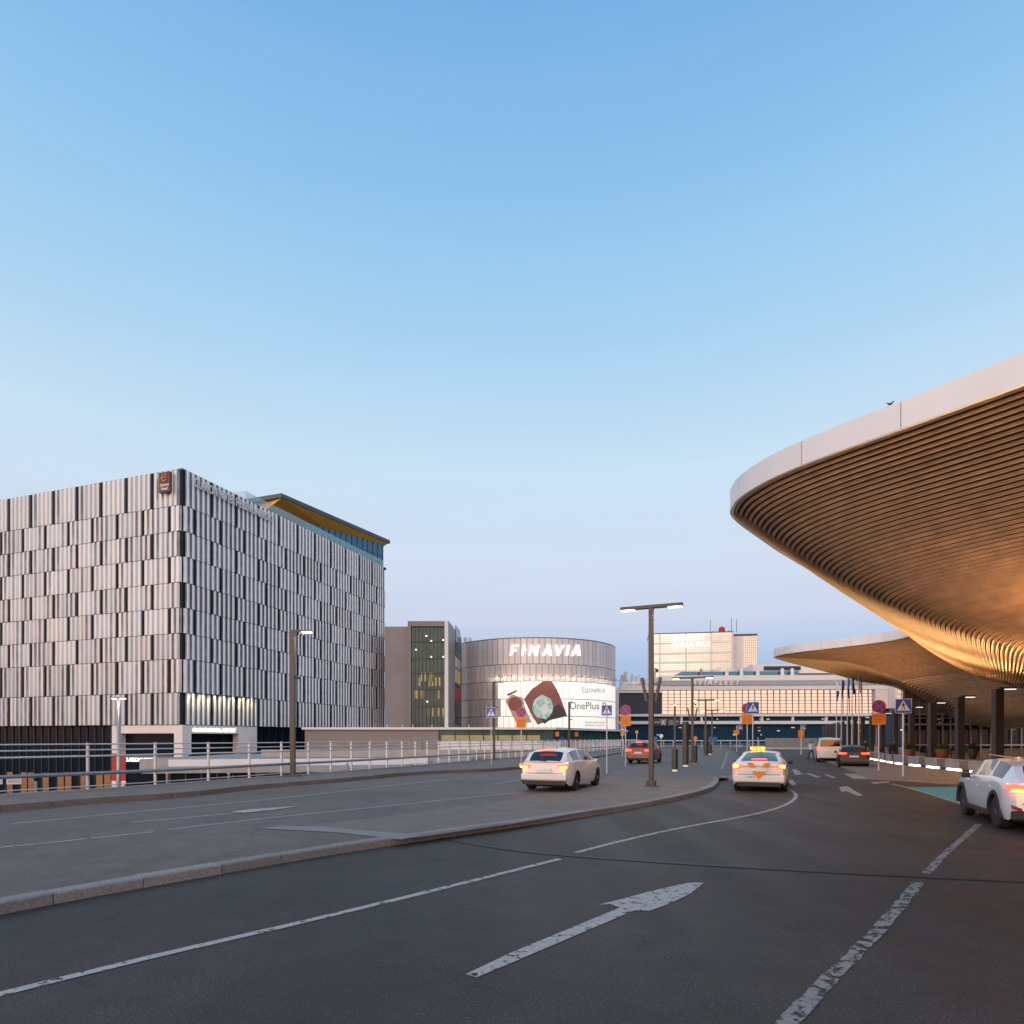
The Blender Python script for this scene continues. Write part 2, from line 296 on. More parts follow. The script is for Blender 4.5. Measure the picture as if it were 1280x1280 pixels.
# sidewalk along the railing
sk_px = [(0,1014),(130,1002.5),(230,996.5),(330,984.5),(430,977),(500,969.5),(560,966),(612,964.5),(660,960),(720,951),(760,945),(790,939)]
SK = [Vector((-19.5,2.0)), Vector((-16.5,9.0))]+[Vector(G(x,y,.12)) for x, y in sk_px]+[Vector((27,112)), Vector((33,130))]
SKs = smooth_pts(SK, 2)
mb = MB(); sw = [tuple(p) for p in SKs]+[tuple(p) for p in EDGE[::-1]][1:-1]
mb.prism(sw, .0, .26); mb.build('sidewalk', M['pave'], kind='structure')
k2 = bpy.data.objects.new('kerb', None); C.objects.link(k2); k2['kind'] = 'structure'
stones([p for p in SKs if 6 < p.y < 62], -.14, .05, .275, M['kerb2'], k2, 1.0)
mb = MB()
def strip(mb, pts, w, z, jag=.006, step=.12):
    P = dens(pts, step); A = offs(P, w/2); B = offs(P, -w/2); k = len(mb.v)
    for a, b in zip(A, B):
        j = random.uniform(-jag, jag); mb.v += [(a.x+j, a.y, z), (b.x+random.uniform(-jag,jag), b.y, z)]
    for i in range(len(P)-1): mb.f.append((k+2*i, k+2*i+1, k+2*i+3, k+2*i+2)); mb.m.append(0)
def line(px, w, z, m, name='lane_line', sm=True, jag=.006):
    P = [G(x, y, z) for x, y in px]
    if sm and len(P) > 2: P = smooth_pts(P, 2)
    mb = MB(); strip(mb, P, w, z+.006, jag); return mb.build(name, m, kind='structure')
line([(-60,1260),(0,1243),(200,1194),(340,1162),(500,1124),(700,1074)], .11, 0, M['white'])
line([(720,1066),(790,1048),(860,1033),(930,1021),(972,1011),(992,1001),(996,994),(990,988),(975,980)], .11, 0, M['white'])
line([(960,1310),(1000,1260),(1060,1202),(1112,1148),(1148,1103)], .13, 0, M['worn'], jag=.015)
line([(1158,1092),(1185,1064),(1207,1045),(1224,1030)], .11, 0, M['worn'], jag=.015)
ar = [(582,1218.5),(640,1191),(775,1135),(763,1130.5),(748,1131.5),(782,1123),(815,1114),(860,1104),(880,1103.5),(864,1117),(836,1130.5),(812,1139),(793,1138.5),(640,1204),(596,1222.5)]
mb = MB(); mb.add([G(x,y)+(.006,) for x, y in ar], [tuple(range(len(ar)))[::-1]]); mb.build('road_arrow', M['white'], kind='structure')
# expansion joint across the road
jt = [(548,1047),(570,1051.5),(640,1063.5),(720,1071),(900,1083),(1100,1094),(1290,1103)]
line(jt, .10, 0.004, M['joint'], 'expansion_joint', jag=.003)
for k, px in enumerate([[(15,1030),(200,1012),(330,1000),(430,989),(520,978.5),(575,972.5),(610,970)], [(165,1028),(290,1017),(375,1008)], [(-60,1064),(0,1060),(192,1040)], [(210,1037),(340,1022),(480,1008),(580,997.5),(650,991)],
    [(618,980),(650,975)], [(600,970),(640,968)], [(735,963),(752,961)], [(800,942),(840,938),(858,935.5)]]):
    line(px, .09, .12, M['white'])
ar = [(288,1015.8),(306,1012.8),(325,1011.3),(375,1008),(340,1013.2),(306,1016.6)]
mb = MB(); mb.add([G(x,y,.12)+(.134,) for x, y in ar], [tuple(range(len(ar)))[::-1]]); mb.build('road_arrow', M['white'], kind='structure')
# pale flush stone band at the head of the island
ar = [(325,1036),(352,1033),(400,1034),(512,1043),(524,1046),(500,1050),(420,1041)]
mb = MB(); mb.add([G(x,y,.12)+(.13,) for x, y in ar], [tuple(range(len(ar)))[::-1]]); mb.build('stone_band', M['kerb'], kind='structure')
line([(902,962),(906,950),(910,940)], .1, .126, M['white'])
for ar in ([(1055,967),(1070,967.5),(1087,974),(1066,973.5)], [(1008,967),(1013,967),(1026,971.5),(1020,972)], [(1030,968),(1034,968),(1046,972.5),(1040,972.5)], [(990,962),(996,962),(1004,968),(994,969)],
           [(1049,984),(1060,983),(1064,986),(1079,994.5),(1072,995),(1058,989),(1052,990)], [(985,976),(990,975),(996,981),(990,982)], [(1089,978),(1112,976.5),(1112,978),(1092,980)]):
    mb = MB(); mb.add([G(x,y)+(.006,) for x, y in ar], [tuple(range(len(ar)))[::-1]]); mb.build('crossing_marking', M['white'], kind='structure')
# blue surfaced bay and its pale edge line
ar = [(1130,984),(1300,984),(1320,1030),(1195,1003)]
mb = MB(); mb.add([G(x,y)+(.004,) for x, y in ar], [tuple(range(len(ar)))[::-1]]); mb.build('blue_bay', M['blue'], kind='structure')
line([(1115,980),(1150,989),(1195,1003.5),(1300,1034)], .09, .004, M['yline'])
# plaza under the canopy
pl = [G(1086,974),G(1200,981),G(1330,984),(40,12),(120,12),(120,130),(60,130),G(1012,946),G(1046,957)]
mb = MB(); mb.prism(pl, .0, .10); mb.build('plaza', M['plaza'], kind='structure')
# blocks of the seat wall with light strips beneath
bw = [(23.2,29.5),(24,33),(26.8,44.8),(32.0,58.5),(37.5,72)]
P = dens(bw, .1); acc = 0; i = 0; kk = 0
sroot = thing('seat_wall', 'low wall of grey and brown stone blocks with light strips under it before the terminal', 'wall', (0,0,0))
while i < len(P)-30:
    ln = (1.9, 1.15)[kk%2]; j = min(len(P)-1, i+int(ln/.1)); a = P[i]; b = P[j]; d = (b-a); t = d.normalized(); n = Vector((t.y,-t.x)); 
    mtx = Matrix.Translation((a.x,a.y,0)) @ Matrix.Rotation(math.atan2(t.y,t.x), 4, 'Z')
    w = MB(); w.box((.02,-.55,.22),(d.length-.02, (0,-.05)[kk%2], (.72,.70)[kk%2]), 0, mtx); w.build('stone_block', (M['conc'], M['kerb2'])[kk%2], sroot, bevel=.02)
    if kk%2 == 0:
        w = MB(); w.box((.1,-.40,.10),(d.length-.1,-.04,.20), 0, mtx); w.build('light_strip', M['litstrip'], sroot)
    else:
        w = MB(); w.box((.1,-.5,.10),(d.length-.1,-.12,.22), 0, mtx); w.build('plinth', M['black'], sroot)
    i = j; kk += 1
# ------------------------------------------------------------------ railing on the left
rr = thing('railing', 'long galvanised railing of white posts, four rails and a thick pipe along the left sidewalk', 'railing')
RP = dens([tuple(p) for p in EDGE[1:10]], .05); RP = offs(RP, -.12)
d = [0]
for a, b in zip(RP, RP[1:]): d.append(d[-1]+(b-a).length)
def rail(z, r, o, m, name, a=0, b=None, kind=None):
    P = offs(RP, -o)[::24]; mb = MB()
    vs = []; n = 8
    for i, p in enumerate(P):
        t = (P[min(i+1,len(P)-1)]-P[max(i-1,0)]).normalized(); nn = Vector((t.y,-t.x,0))
        for k in range(n): an = 2*math.pi*k/n; q = Vector((p.x,p.y,z))+nn*r*math.cos(an)+Vector((0,0,r*math.sin(an))); vs.append(q)
    fs = [(i*n+k, i*n+(k+1)%n, (i+1)*n+(k+1)%n, (i+1)*n+k) for i in range(len(P)-1) for k in range(n)]
    mb.add(vs, fs); mb.build(name, m, rr, smooth=True)
rail(1.72, .022, .05, M['steelw'], 'rail'); rail(1.54, .022, .05, M['steelw'], 'rail'); rail(1.345, .030, .05, M['steelw'], 'rail')
rail(.40, .018, .05, M['steelw'], 'rail'); rail(.80, .058, .16, M['steel'], 'guard_pipe')
mb = MB(); A = offs(RP, .15)[::20]; B = offs(RP, -.02)[::20]
for i in range(len(A)-1):
    a, b, c_, e = A[i], A[i+1], B[i+1], B[i]
    mb.add([(a.x,a.y,.2),(b.x,b.y,.2),(c_.x,c_.y,.2),(e.x,e.y,.2),(a.x,a.y,.31),(b.x,b.y,.31),(c_.x,c_.y,.31),(e.x,e.y,.31)], [(4,7,6,5),(0,1,5,4),(2,3,7,6)])
mb.build('edge_kerb', M['conc'], rr)
pm = MB(); pm.box((-.028,-.045,0),(.028,.045,1.52)); pm.box((-.02,-.13,.5),(.02,-.045,.60)); pm.box((-.07,-.07,0),(.07,.07,.02)); pm = pm.mesh('post', M['steelw'])
def yat(Y):
    for a, b in zip(RP, RP[1:]):
        if a.y <= Y <= b.y: return a, (b-a).normalized()
    return RP[-1], Vector((.4,.9))
ys = [11.5,13.6,15.8,18.0,20.2,22.2,24.2,26,27.6]; y = 27.6
while y < 100: y += 1.5 if y < 60 else 1.7; ys.append(y)
for y in ys:
    p, t = yat(y); inst(pm, rr, (p.x, p.y, .24), (0,0,math.atan2(t.y,t.x)), 'post')
# ------------------------------------------------------------------ hotel with pleated panels
HB = thing('hotel', 'nine storey hotel clad in pleated silver panels with dark slots, left of the road', 'building', (-41.1, 80, 0), math.atan2(-.3265, .9452))
# local frame: x runs to the right along the mirrored left face (left face spans -x), y runs back along the right face
ZB = [35.5+.0, 30.95, 27.75, 24.6, 21.35, 18.2, 15.0, 11.8, 7.6, 3.6]     # band boundaries from the top
mb = MB(); mb.box((-47,.42,3.6),(-.42,49.5,35.2)); mb.build('wall', M['hwall'], HB)
mb = MB(); mb.box((-47,.05,35.22),(-.05,49.7,35.42)); mb.box((-47,-.02,35.42),(.02,.3,35.6)); mb.box((-.3,.3,35.42),(.02,49.7,35.6)); mb.build('roof', M['roofedge'], HB)
PW = 4.4; NP = 5; SLOT = .29; PP = (PW-SLOT)/NP
def panel_mesh(name, h, mirror, mats, seed, NP=NP):
    # pleats run along +x from 0 to PW-SLOT, outward is -y; a fold, a bright edge and a dark return
    R = random.Random(seed); mb = MB()
    for k in range(NP):
        x0 = k*PP; mi = R.choice([0,0,0,1,3])
        if not mirror: prof = [(0,.02,2),(.30*PP,-.26,mi),(.74*PP,-.34,1 if R.random()<.15 else mi),(.86*PP,-.34,4),(PP,.02,2)]
        else: prof = [(0,.02,2),(.14*PP,-.34,4),(.30*PP,-.32,mi),(.62*PP,-.20,2),(PP,.02,2)]
        if not mirror:
            seq = [((0,.0),(.08*PP,-.16),2),((.08*PP,-.16),(.60*PP,-.26),mi),((.60*PP,-.26),(.78*PP,-.30),4),((.78*PP,-.30),(PP,.0),R.choice([1,2,1]))]
        else:
            seq = [((0,.0),(.06*PP,-.22),2),((.06*PP,-.22),(.32*PP,-.27),4),((.32*PP,-.27),(.68*PP,-.15),mi),((.68*PP,-.15),(PP,.0),2)]
        for (a, b, q) in seq:
            x1, y1 = x0+a[0], a[1]; x2, y2 = x0+b[0], b[1]
            mb.add([(x1,y1,.04),(x2,y2,.04),(x2,y2,h-.03),(x1,y1,h-.03)], [(0,1,2,3)], {0:0,1:1,2:2,3:3,4:4}[q])
        pts = [(x0+a[0], a[1]) for a, b, q in seq]+[(x0+PP, 0), (x0+PP,.3), (x0,.3)]
        n = len(pts); mb.add([(x,y,.04) for x,y in pts], [tuple(range(n))[::-1]], 2); mb.add([(x,y,h-.03) for x,y in pts], [tuple(range(n))], 2)
    mb.box((-.005,.0,.04),(0,.3,h-.03),2); mb.box((NP*PP,.0,.04),(NP*PP+.005,.3,h-.03),2)
    return mb.mesh(name, mats)
HM = [M['hlight'], M['hlightb'], M['hdark'], M['hpink'], M['hwhite']]
def face(axis, length, mirror):
    cache = {}
    for r in range(9):
        z1, z0 = ZB[r], ZB[r+1]; h = round(z1-z0, 2); off = 0 if r%2 == 0 else PW/2
        # one slot mesh and three panel variants for each band height
        for v in range(3):
            if (h, v) not in cache: cache[(h, v)] = panel_mesh('facade_panel', h, mirror, HM, int(h*100)+v+(50 if mirror else 0))
        if (h, 's') not in cache:
            s = MB(); s.box((.015,-.05 if mirror else -.25,.03),(SLOT-.015,.1 if mirror else -.1,h-.03)); cache[(h,'s')] = s.mesh('window', M['glassd'])
        x = .45 if r%2 == 0 else .12; first = r%2 == 1
        while x < length-PP:
            npl = 2 if first else NP
            while npl > 1 and x+npl*PP > length: npl -= 1
            vi = random.randrange(3); key = (h, vi, npl)
            if npl == NP: me = cache[(h, vi)]
            else:
                if key not in cache: cache[key] = panel_mesh('facade_panel', h, mirror, HM, int(h*100)+vi+npl*7, npl)
                me = cache[key]
            w = npl*PP
            if axis == 'x':
                inst(me, HB, (-(x+w), 0, z0), (0,0,0), 'facade_panel'); inst(cache[(h,'s')], HB, (-(x+w+SLOT), 0, z0), (0,0,0), 'window')
            else:
                inst(me, HB, (0, x, z0), (0,0,math.radians(90)), 'facade_panel')
                if x+w+SLOT < length: inst(cache[(h,'s')], HB, (0, x+w, z0), (0,0,math.radians(90)), 'window')
            x += w+SLOT; first = False
face('x', 45, False); face('y', 49.6, True)
# window closers at the dark corner bands
mb = MB()
for r in range(9): mb.box((-.40 if r%2==0 else -.08,-.0,ZB[r+1]+.03),(.0,.44 if r%2==0 else .1,ZB[r]-.03))
mb.build('corner_glass', M['glassd'], HB)
# ground floors: glass, portals
mb = MB(); mb.box((-47,1.0,-6.1),(-1.4,49.5,3.55)); mb.build('ground_floor_glass', M['glassd'], HB)
x = -46.5; k = 0
mm = MB(); mm.box((0,.86,-6.1),(.10,1.0,3.55)); mm = mm.mesh('mullion', M['dframe'])
am = MB(); am.box((0,.90,-5.9),(1.15,.98,-2.9)); am = am.mesh('lit_window', M['amber'])
while x < -12:
    inst(mm, HB, (x,0,0)); 
    if k%5 in (1,2,4) : inst(am, HB, (x+.25,0,0))
    x += 1.45; k += 1
y = 14
mr_ = MB(); mr_.box((-1.4,0,-6.1),(-1.26,.10,3.55)); mr_ = mr_.mesh('mullion', M['dframe'])
while y < 49: inst(mr_, HB, (0,y,0)); y += 1.6
mb = MB(); mb.box((-11.8,-.05,-6.1),(-10.5,.9,2.55)); mb.box((-1.3,-.05,-6.1),(.05,.9,2.55)); mb.box((-11.8,-.05,2.553),(.05,.9,3.58)); mb.box((-1.0,.9,-.2),(.05,1.35,2.55)); mb.box((-1.0,9.6,-.2),(.05,13.2,2.55)); mb.box((-1.0,.9,2.553),(.05,13.2,3.58)); mb.build('portal_frame', M['render'], HB)
mb = MB(); mb.box((-10.5,.3,2.50),(-1.3,.9,2.545)); mb.box((-.9,1.35,2.50),(-.1,9.6,2.545)); mb.build('portal_soffit', M['amber'], HB)
mb = MB(); mb.box((-10.5,.75,-.9),(-1.3,.98,-.3)); mb.build('entrance_beam', M['roofedge'], HB)
text('portal_sign', 'CLARION HOTEL AIRPORT', .72, M['litw'], HB, Matrix.Translation((-10.2,.4,-1.1)) @ RX90, .05, off=.012, space=.92)
text('portal_sign', 'CLARION HOTEL AIRPORT', .66, M['litw'], HB, Matrix.Translation((.12,1.5,2.75)) @ Matrix.Rotation(math.radians(90),4,'Z') @ RX90, .05, off=.012, space=.92)
text('roof_lettering', 'CLARION HOTEL HELSINKI AIRPORT', 1.6, M['hlight'], HB, Matrix.Translation((.55,1.3,33.8)) @ Matrix.Rotation(math.radians(90),4,'Z') @ RX90 @ Matrix.Diagonal((.56,1,1,1)), .06, off=.015)
mb = MB(); mb.box((-3.0,-.75,32.6),(-1.2,-.45,35.1)); hs = mb.build('hotel_sign', M['brown'], HB)
text('sign_lettering', 'Clarion', .48, M['swhite'], hs, Matrix.Translation((-2.1,-.76,33.35)) @ RX90, .01, align='CENTER', off=.01)
text('sign_lettering', 'Hotel', .48, M['swhite'], hs, Matrix.Translation((-2.1,-.76,32.88)) @ RX90, .01, align='CENTER', off=.01)
mb = MB()
pts = []
for i in range(15):
    t = math.radians(-30-i*21); pts.append((math.cos(t)*.42, math.sin(t)*.42))
for a, b in zip(pts, pts[1:]): mb.tube((-2.1+a[0],-.77,34.42+a[1]), (-2.1+b[0],-.77,34.42+b[1]), .07, 6)
mb.tube((-2.5,-.77,34.40),(-1.72,-.77,34.50), .07, 6); mb.build('sign_emblem', mat('emblem', (.75,.28,.05), .4), hs)
# roof terrace and its flying roof
mb = MB()
rp = [(-3.6,23),(.45,50.4),(-22,51),(-22,23.5)]
mb.prism(rp, 40.6, 41.25); mb.build('terrace_roof', M['roofedge'], HB)
mb = MB(); mb.add([(-3.75,23.25,40.57),(.2,50.0,40.57),(-4.5,50.1,38.2),(-10.5,24.5,38.2),(-10.5,24.5,40.58),(-4.5,50.1,40.58)], [(0,1,2,3),(0,3,4),(1,5,2),(2,5,4,3)]); mb.build('roof_soffit', M['soffit'], HB)
mb = MB(); mb.prism([(-5.2,31),(-.6,49.3),(-21,49.3),(-21,31)], 35.43, 40.5); mb.build('terrace_glass', M['hblue'], HB)
for i in range(15):
    t = i/14; x = -5.17+4.6*t; y = 31+18.3*t
    mb = MB(); mb.box((x-.03,y-.06,35.43),(x+.10,y+.06,40.5)); mb.build('mullion', M['roofedge'], HB)
mb = MB(); mb.box((-5.1,30.9,37.9),(-5,31.1,38.0)); 
mb.add([(-5.12,31,37.9),(-.52,49.3,37.9),(-.52,49.3,38.0),(-5.12,31,38.0)], [(0,1,2,3)]); mb.build('transom', M['roofedge'], HB)
yy = 11.4; bm_ = MB(); bm_.box((-.03,0.02,0),(.0,2.05,1.35)); bm_ = bm_.mesh('balustrade_pane', M['balus'])
while yy < 47.8: inst(bm_, HB, (-.35,yy,35.6)); yy += 2.1
mb = MB(); mb.box((-8,11.35,35.6),(-.4,11.40,36.95)); mb.build('balustrade_pane', M['balus'], HB)
# warm floods washing the lowest band beside the entrance
for i in range(7):
    l = bpy.data.lights.new('wash_light', 'SPOT'); l.energy = 260; l.color = (1,.82,.45); l.spot_size = math.radians(85); l.spot_blend = .8; l.shadow_soft_size = .1
    o = bpy.data.objects.new('wash_light', l); C.objects.link(o); o.parent = HB; o.location = (1.1, 1.2+i*1.75, 7.9); o.rotation_euler = (math.radians(22)*0, math.radians(35), 0)
mb = MB(); mb.box((.0,.8,7.62),(.42,13.0,7.70)); mb.build('light_ledge', M['roofedge'], HB)
# ------------------------------------------------------------------ plaza deck, ramp and low parking podium
pd = thing('plaza_deck', 'raised deck with a pale concrete edge and dark glazed shops below, behind the railing', 'deck')
mb = MB(); mb.box((-36,62,-1.1),(-4,79,-.1)); mb.box((-36,79.003,-1.1),(40,84,-.1)); mb.box((-28,84.003,-1.1),(40,118,-.1)); mb.build('slab', M['conc'], pd)
mb = MB(); mb.box((-35.5,63.5,-6.1),(-5,78,-1.1)); mb.box((-4.9,80.5,-6.1),(38,117,-1.1)); mb.build('shop_glass', M['glassd'], pd)
mm = MB(); mm.box((0,63.38,-6.1),(.12,63.5,-1.1)); mm = mm.mesh('mullion', M['dframe'])
for i in range(20): inst(mm, pd, (-35.4+i*1.55,0,0))
gm = MB(); gm.box((0,63.40,-4.6),(1.3,63.47,-2.3)); gm = gm.mesh('lit_window', mat('green_room', (.05,.06,.02), .5, emit=(.35,.36,.12), es=.25, var=.5, scale=.7))
for i in (6,7,8,11,12,15,16): inst(gm, pd, (-35.3+i*1.55+.1,0,0))
mb = MB(); mb.box((-25.8,66,.0),(4,66.25,.75)); mb.build('parapet', M['conc'], pd)
rmp = thing('ramp', 'pale curved ramp with white parapet seen through the railing before the car park', 'ramp')
mb = MB(); mb.prism([(-30,52),(-6.5,56),(14,98),(8,100),(-8,61),(-30,56)], -.95, -.55); mb.build('ramp_deck', M['conc'], rmp)
mb = MB(); mb.prism([(-30,56.0),(-8,61),(-8.3,61.3),(-30,56.3)], -.55, .05); mb.build('ramp_parapet', M['render'], rmp)
for i, p in enumerate(((-22,57),(-12,58),(-2,70),(4,84))):
    mb = MB(); mb.tube((p[0],p[1]-1,-6.1),(p[0],p[1]-1,-.95),.35,12); mb.build('pier', M['conc'], rmp)
# taupe wing and glazed podium
pod = thing('podium', 'long low taupe and glass podium with thin pale roof below the round car park', 'building')
YP = 92
def pz(py, Y=YP): return EYE+(HZ-py)*Y/FPX
xa, xb, xc, xd = at(381,YP)[0], at(548,YP)[0], at(691,YP)[0], at(778,120)[0]
mb = MB(); mb.box((xa,YP,-.1),(xb,YP+18,pz(912))); mb.build('wall', M['taupe'], pod)
mb = MB(); mb.box((at(512,YP)[0],YP-.12,-.1),(at(525,YP)[0],YP-.003,1.6)); mb.build('door', M['greyp'], pod)
mb = MB(); mb.box((at(512,YP)[0]-.15,YP-.2,-.1),(at(512,YP)[0]-.003,YP-.003,1.75)); mb.box((at(525,YP)[0]+.003,YP-.2,-.1),(at(525,YP)[0]+.15,YP-.003,1.75)); mb.box((at(512,YP)[0]-.15,YP-.2,1.753),(at(525,YP)[0]+.15,YP-.003,1.9)); mb.build('door_frame', M['conc'], pod)
mb = MB(); mb.prism([(xb+.003,YP+.3),(xc,YP+.3),(xd,120),(xd,126),(xb+.003,126)], -.1, pz(912.6)); mb.build('podium_glass', M['glassg'], pod)
mb = MB(); mb.prism([(xa-.3,YP-.5),(xc+.4,YP-.5),(xd+1,119.5),(xd+1,126.5),(xa-.3,126.5)], pz(912), pz(909.2)); mb.build('roof', M['render'], pod)
ym = MB(); ym.box((0,YP+.2,.5),(1.9,YP+.28,2.35)); ym = ym.mesh('lit_window', M['yellow'])
mm = MB(); mm.box((0,YP+.12,-.1),(.08,YP+.19,3.0)); mm = mm.mesh('mullion', M['dframe'])
x = xb+.4
while x < xc-1.8:
    inst(ym, pod, (x,0,0)); inst(mm, pod, (x+1.93,0,0)); x += 2.05
dd = Vector((xd-xc, 120-YP-.3)); 
for i in range(14):
    p = Vector((xc, YP+.3))+dd*(i/13); mb = MB(); mb.box((p.x-.02,p.y-.12,-.1),(p.x+.12,p.y-.02,3.0)); mb.build('mullion', M['dframe'], pod)
for px, col in ((694,'orange'),(721,'orange'),(701,'sblue')):
    t = (px-691)/(778-691); p = Vector((xc,YP+.3))+dd*(t*.75); mb = MB(); mb.box((p.x,p.y-.3,.9 if col=='sblue' else 2.2),(p.x+.55,p.y-.22,2.0 if col=='sblue' else 2.9)); mb.build('wall_sign', M[col], pod)
tm = MB(); tm.tube((0,0,0),(0,0,.45),.05,6); tm = tm.mesh('roof_vent', M['polew'])
for px in (404,416,441,484,503,516,540,586): inst(tm, pod, at(px,YP+1)+(pz(909.2),), name='roof_vent')
# white ribbed screen before the podium with small openings (px 550-640)
sc_ = thing('screen_wall', 'pale screen wall on the deck below the podium glass, beside the pedestrian sign', 'wall')
mb = MB(); mb.box((at(548,80)[0],80.2,-.1),(at(700,80)[0],80.5,1.55)); mb.build('panel', M['render'], sc_)
for i in range(12):
    x = at(548,80)[0]+i*1.3; mb = MB(); mb.box((x,80.1,-.1),(x+.06,80.19,1.6)); mb.build('rib', M['greyp'], sc_)
# ------------------------------------------------------------------ stair tower and grey block
tw = thing('stair_tower', 'stair tower with tall green glass front between the hotel and round car park', 'building')
YT = 118
def tz(py, Y=YT): return EYE+(HZ-py)*Y/FPX
x0,x1,x2,x3,x4 = [at(p,YT)[0] for p in (479.5,510,514,556,560.5)]
mb = MB(); mb.box((x0,YT+1,-6),(x1,YT+14,tz(782))); mb.build('grey_block', M['greyp'], tw)
mb = MB(); mb.box((x1+.003,YT-.3,-6),(x2,YT+1,tz(776.7))); mb.box((x2,YT-.3,tz(783)),(x3,YT+1,tz(776.7))); mb.build('frame', M['taupe'], tw)
mb = MB(); mb.box((x3,YT-.35,-6),(x4,YT+1,tz(776))); mb.build('pier', M['render'], tw)
mb = MB(); mb.box((x2+.003,YT+.3,-6),(x3-.003,YT+1,tz(783)-.003)); mb.build('tower_glass', M['glassg'], tw)
for i in range(1,9):
    x = x2+(x3-x2)*i/9; mb = MB(); mb.box((x-.04,YT+.12,-6),(x+.04,YT+.297,tz(783)-.01)); mb.build('mullion', M['dframe'], tw)
for py in (802,823,842,862,883): mb = MB(); mb.box((x2+.01,YT+.08,tz(py)-.09),(x3-.01,YT+.12,tz(py)+.09)); mb.build('transom', M['dframe'], tw)
R_ = random.Random(3)
for py in (846,868,890,852):
    for i in range(5):
        x = x2+.5+(x3-x2-1)*R_.random(); mb = MB(); mb.box((x,YT+.2,tz(py)-.8),(x+.35,YT+.28,tz(py)+.8)); mb.build('lit_window', M['yellow'], tw)
for px, py in ((533,795),(539,801),(554,800),(539,821),(554,821),(534,877),(520,812)):
    mb = MB(); mb.box((at(px,YT)[0]-.15,YT+.02,tz(py)-.12),(at(px,YT)[0]+.15,YT+.07,tz(py)+.12)); mb.build('ceiling_lamp', M['litw'], tw)
# right side face receding
a = Vector((x4+.003, YT-.3)); b = Vector((at(577,138)[0], 138)); 
mb = MB(); mb.prism([tuple(a),tuple(b),(x1,140),(x1+.003,YT+14)], -6, tz(776)); mb.build('side_wall', M['greyp'], tw)
dv = (b-a); t = dv.normalized(); nn = Vector((t.y,-t.x))
def sidebox(u0, u1, z0, z1, m, nm, th=.08):
    p = a+dv*u0+nn*.02; q = a+dv*u1+nn*.02; mb = MB(); mb.prism([tuple(p),tuple(q),tuple(q+nn*th),tuple(p+nn*th)], z0, z1); mb.build(nm, m, tw)
for i, (m, pa, pb) in enumerate((('glassb',783,795),('glassb',796,812),('glassg',814,820),('hpink',822,834),('yellow',837,853),('glassd',855,859),('redban',861,874),('glassd',876,905))): sidebox(.48,.86,tz(pb,129),tz(pa,129),M[m],'side_window')
# ------------------------------------------------------------------ round car park
YC = 150; XCc = 4.9; RD = 19.05
def dz(py): return EYE+(HZ-py)*131/FPX
dr = thing('round_car_park', 'round car park clad in grey rose panels with lit letters and a white advert', 'building', (XCc, YC, 0))
zb = [dz(p) for p in (797,829.5,851,873,894.8,914)]
mb = MB(); mb.lathe([(RD-.5,-6.1),(RD-.5,zb[0]-.3)], 72); mb.build('drum_wall', M['drumd'], dr)
NPn = 96; da = 2*math.pi/NPn
def dpanel(h, r=RD, name='cladding_panel', m=None, th=.1, cut=0):
    mb = MB(); g = .05/r; a0 = -math.pi/2-da/2+g; a1 = -math.pi/2+da/2-g; P = []
    for rr_ in (r, r-th):
        for a_ in (a0, a1): P.append((rr_*math.cos(a_), rr_*math.sin(a_)))
    mb.add([(P[0][0],P[0][1],cut),(P[1][0],P[1][1],cut),(P[3][0],P[3][1],cut),(P[2][0],P[2][1],cut),(P[0][0],P[0][1],h),(P[1][0],P[1][1],h),(P[3][0],P[3][1],h),(P[2][0],P[2][1],h)],
           [(0,3,2,1),(4,5,6,7),(0,1,5,4),(1,2,6,5),(2,3,7,6),(3,0,4,7)])
    return mb.mesh(name, m or M['drum'])
rest = MB()
for r in range(5):
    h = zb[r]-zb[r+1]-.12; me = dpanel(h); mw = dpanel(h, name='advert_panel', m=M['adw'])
    for k in range(NPn):
        ang = k*da; deg = (math.degrees(ang)+180)%360-180; deg += (da*90/math.pi if r%2 else 0)
        if -90 <= deg <= 88:
            isad = r >= 2 and deg > (-20 if r else 0)-.0
            isad = r >= 2 and deg > -23
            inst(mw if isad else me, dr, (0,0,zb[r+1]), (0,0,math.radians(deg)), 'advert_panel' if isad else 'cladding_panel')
mb = MB(); mb.lathe([(RD-.45,0),(RD-.02,0),(RD-.02,.12),(RD-.45,.12)], 72)
for z in zb[1:5]: inst(mb.mesh('floor_ring', M['drumd']), dr, (0,0,z-.06), name='floor_ring')
mb = MB(); mb.lathe([(RD-.45,0),(RD+.02,0),(RD+.02,.15),(RD-.45,.15)], 72); mb.build('roof_edge', M['greyp'], dr).location = (0,0,zb[0]-.05)
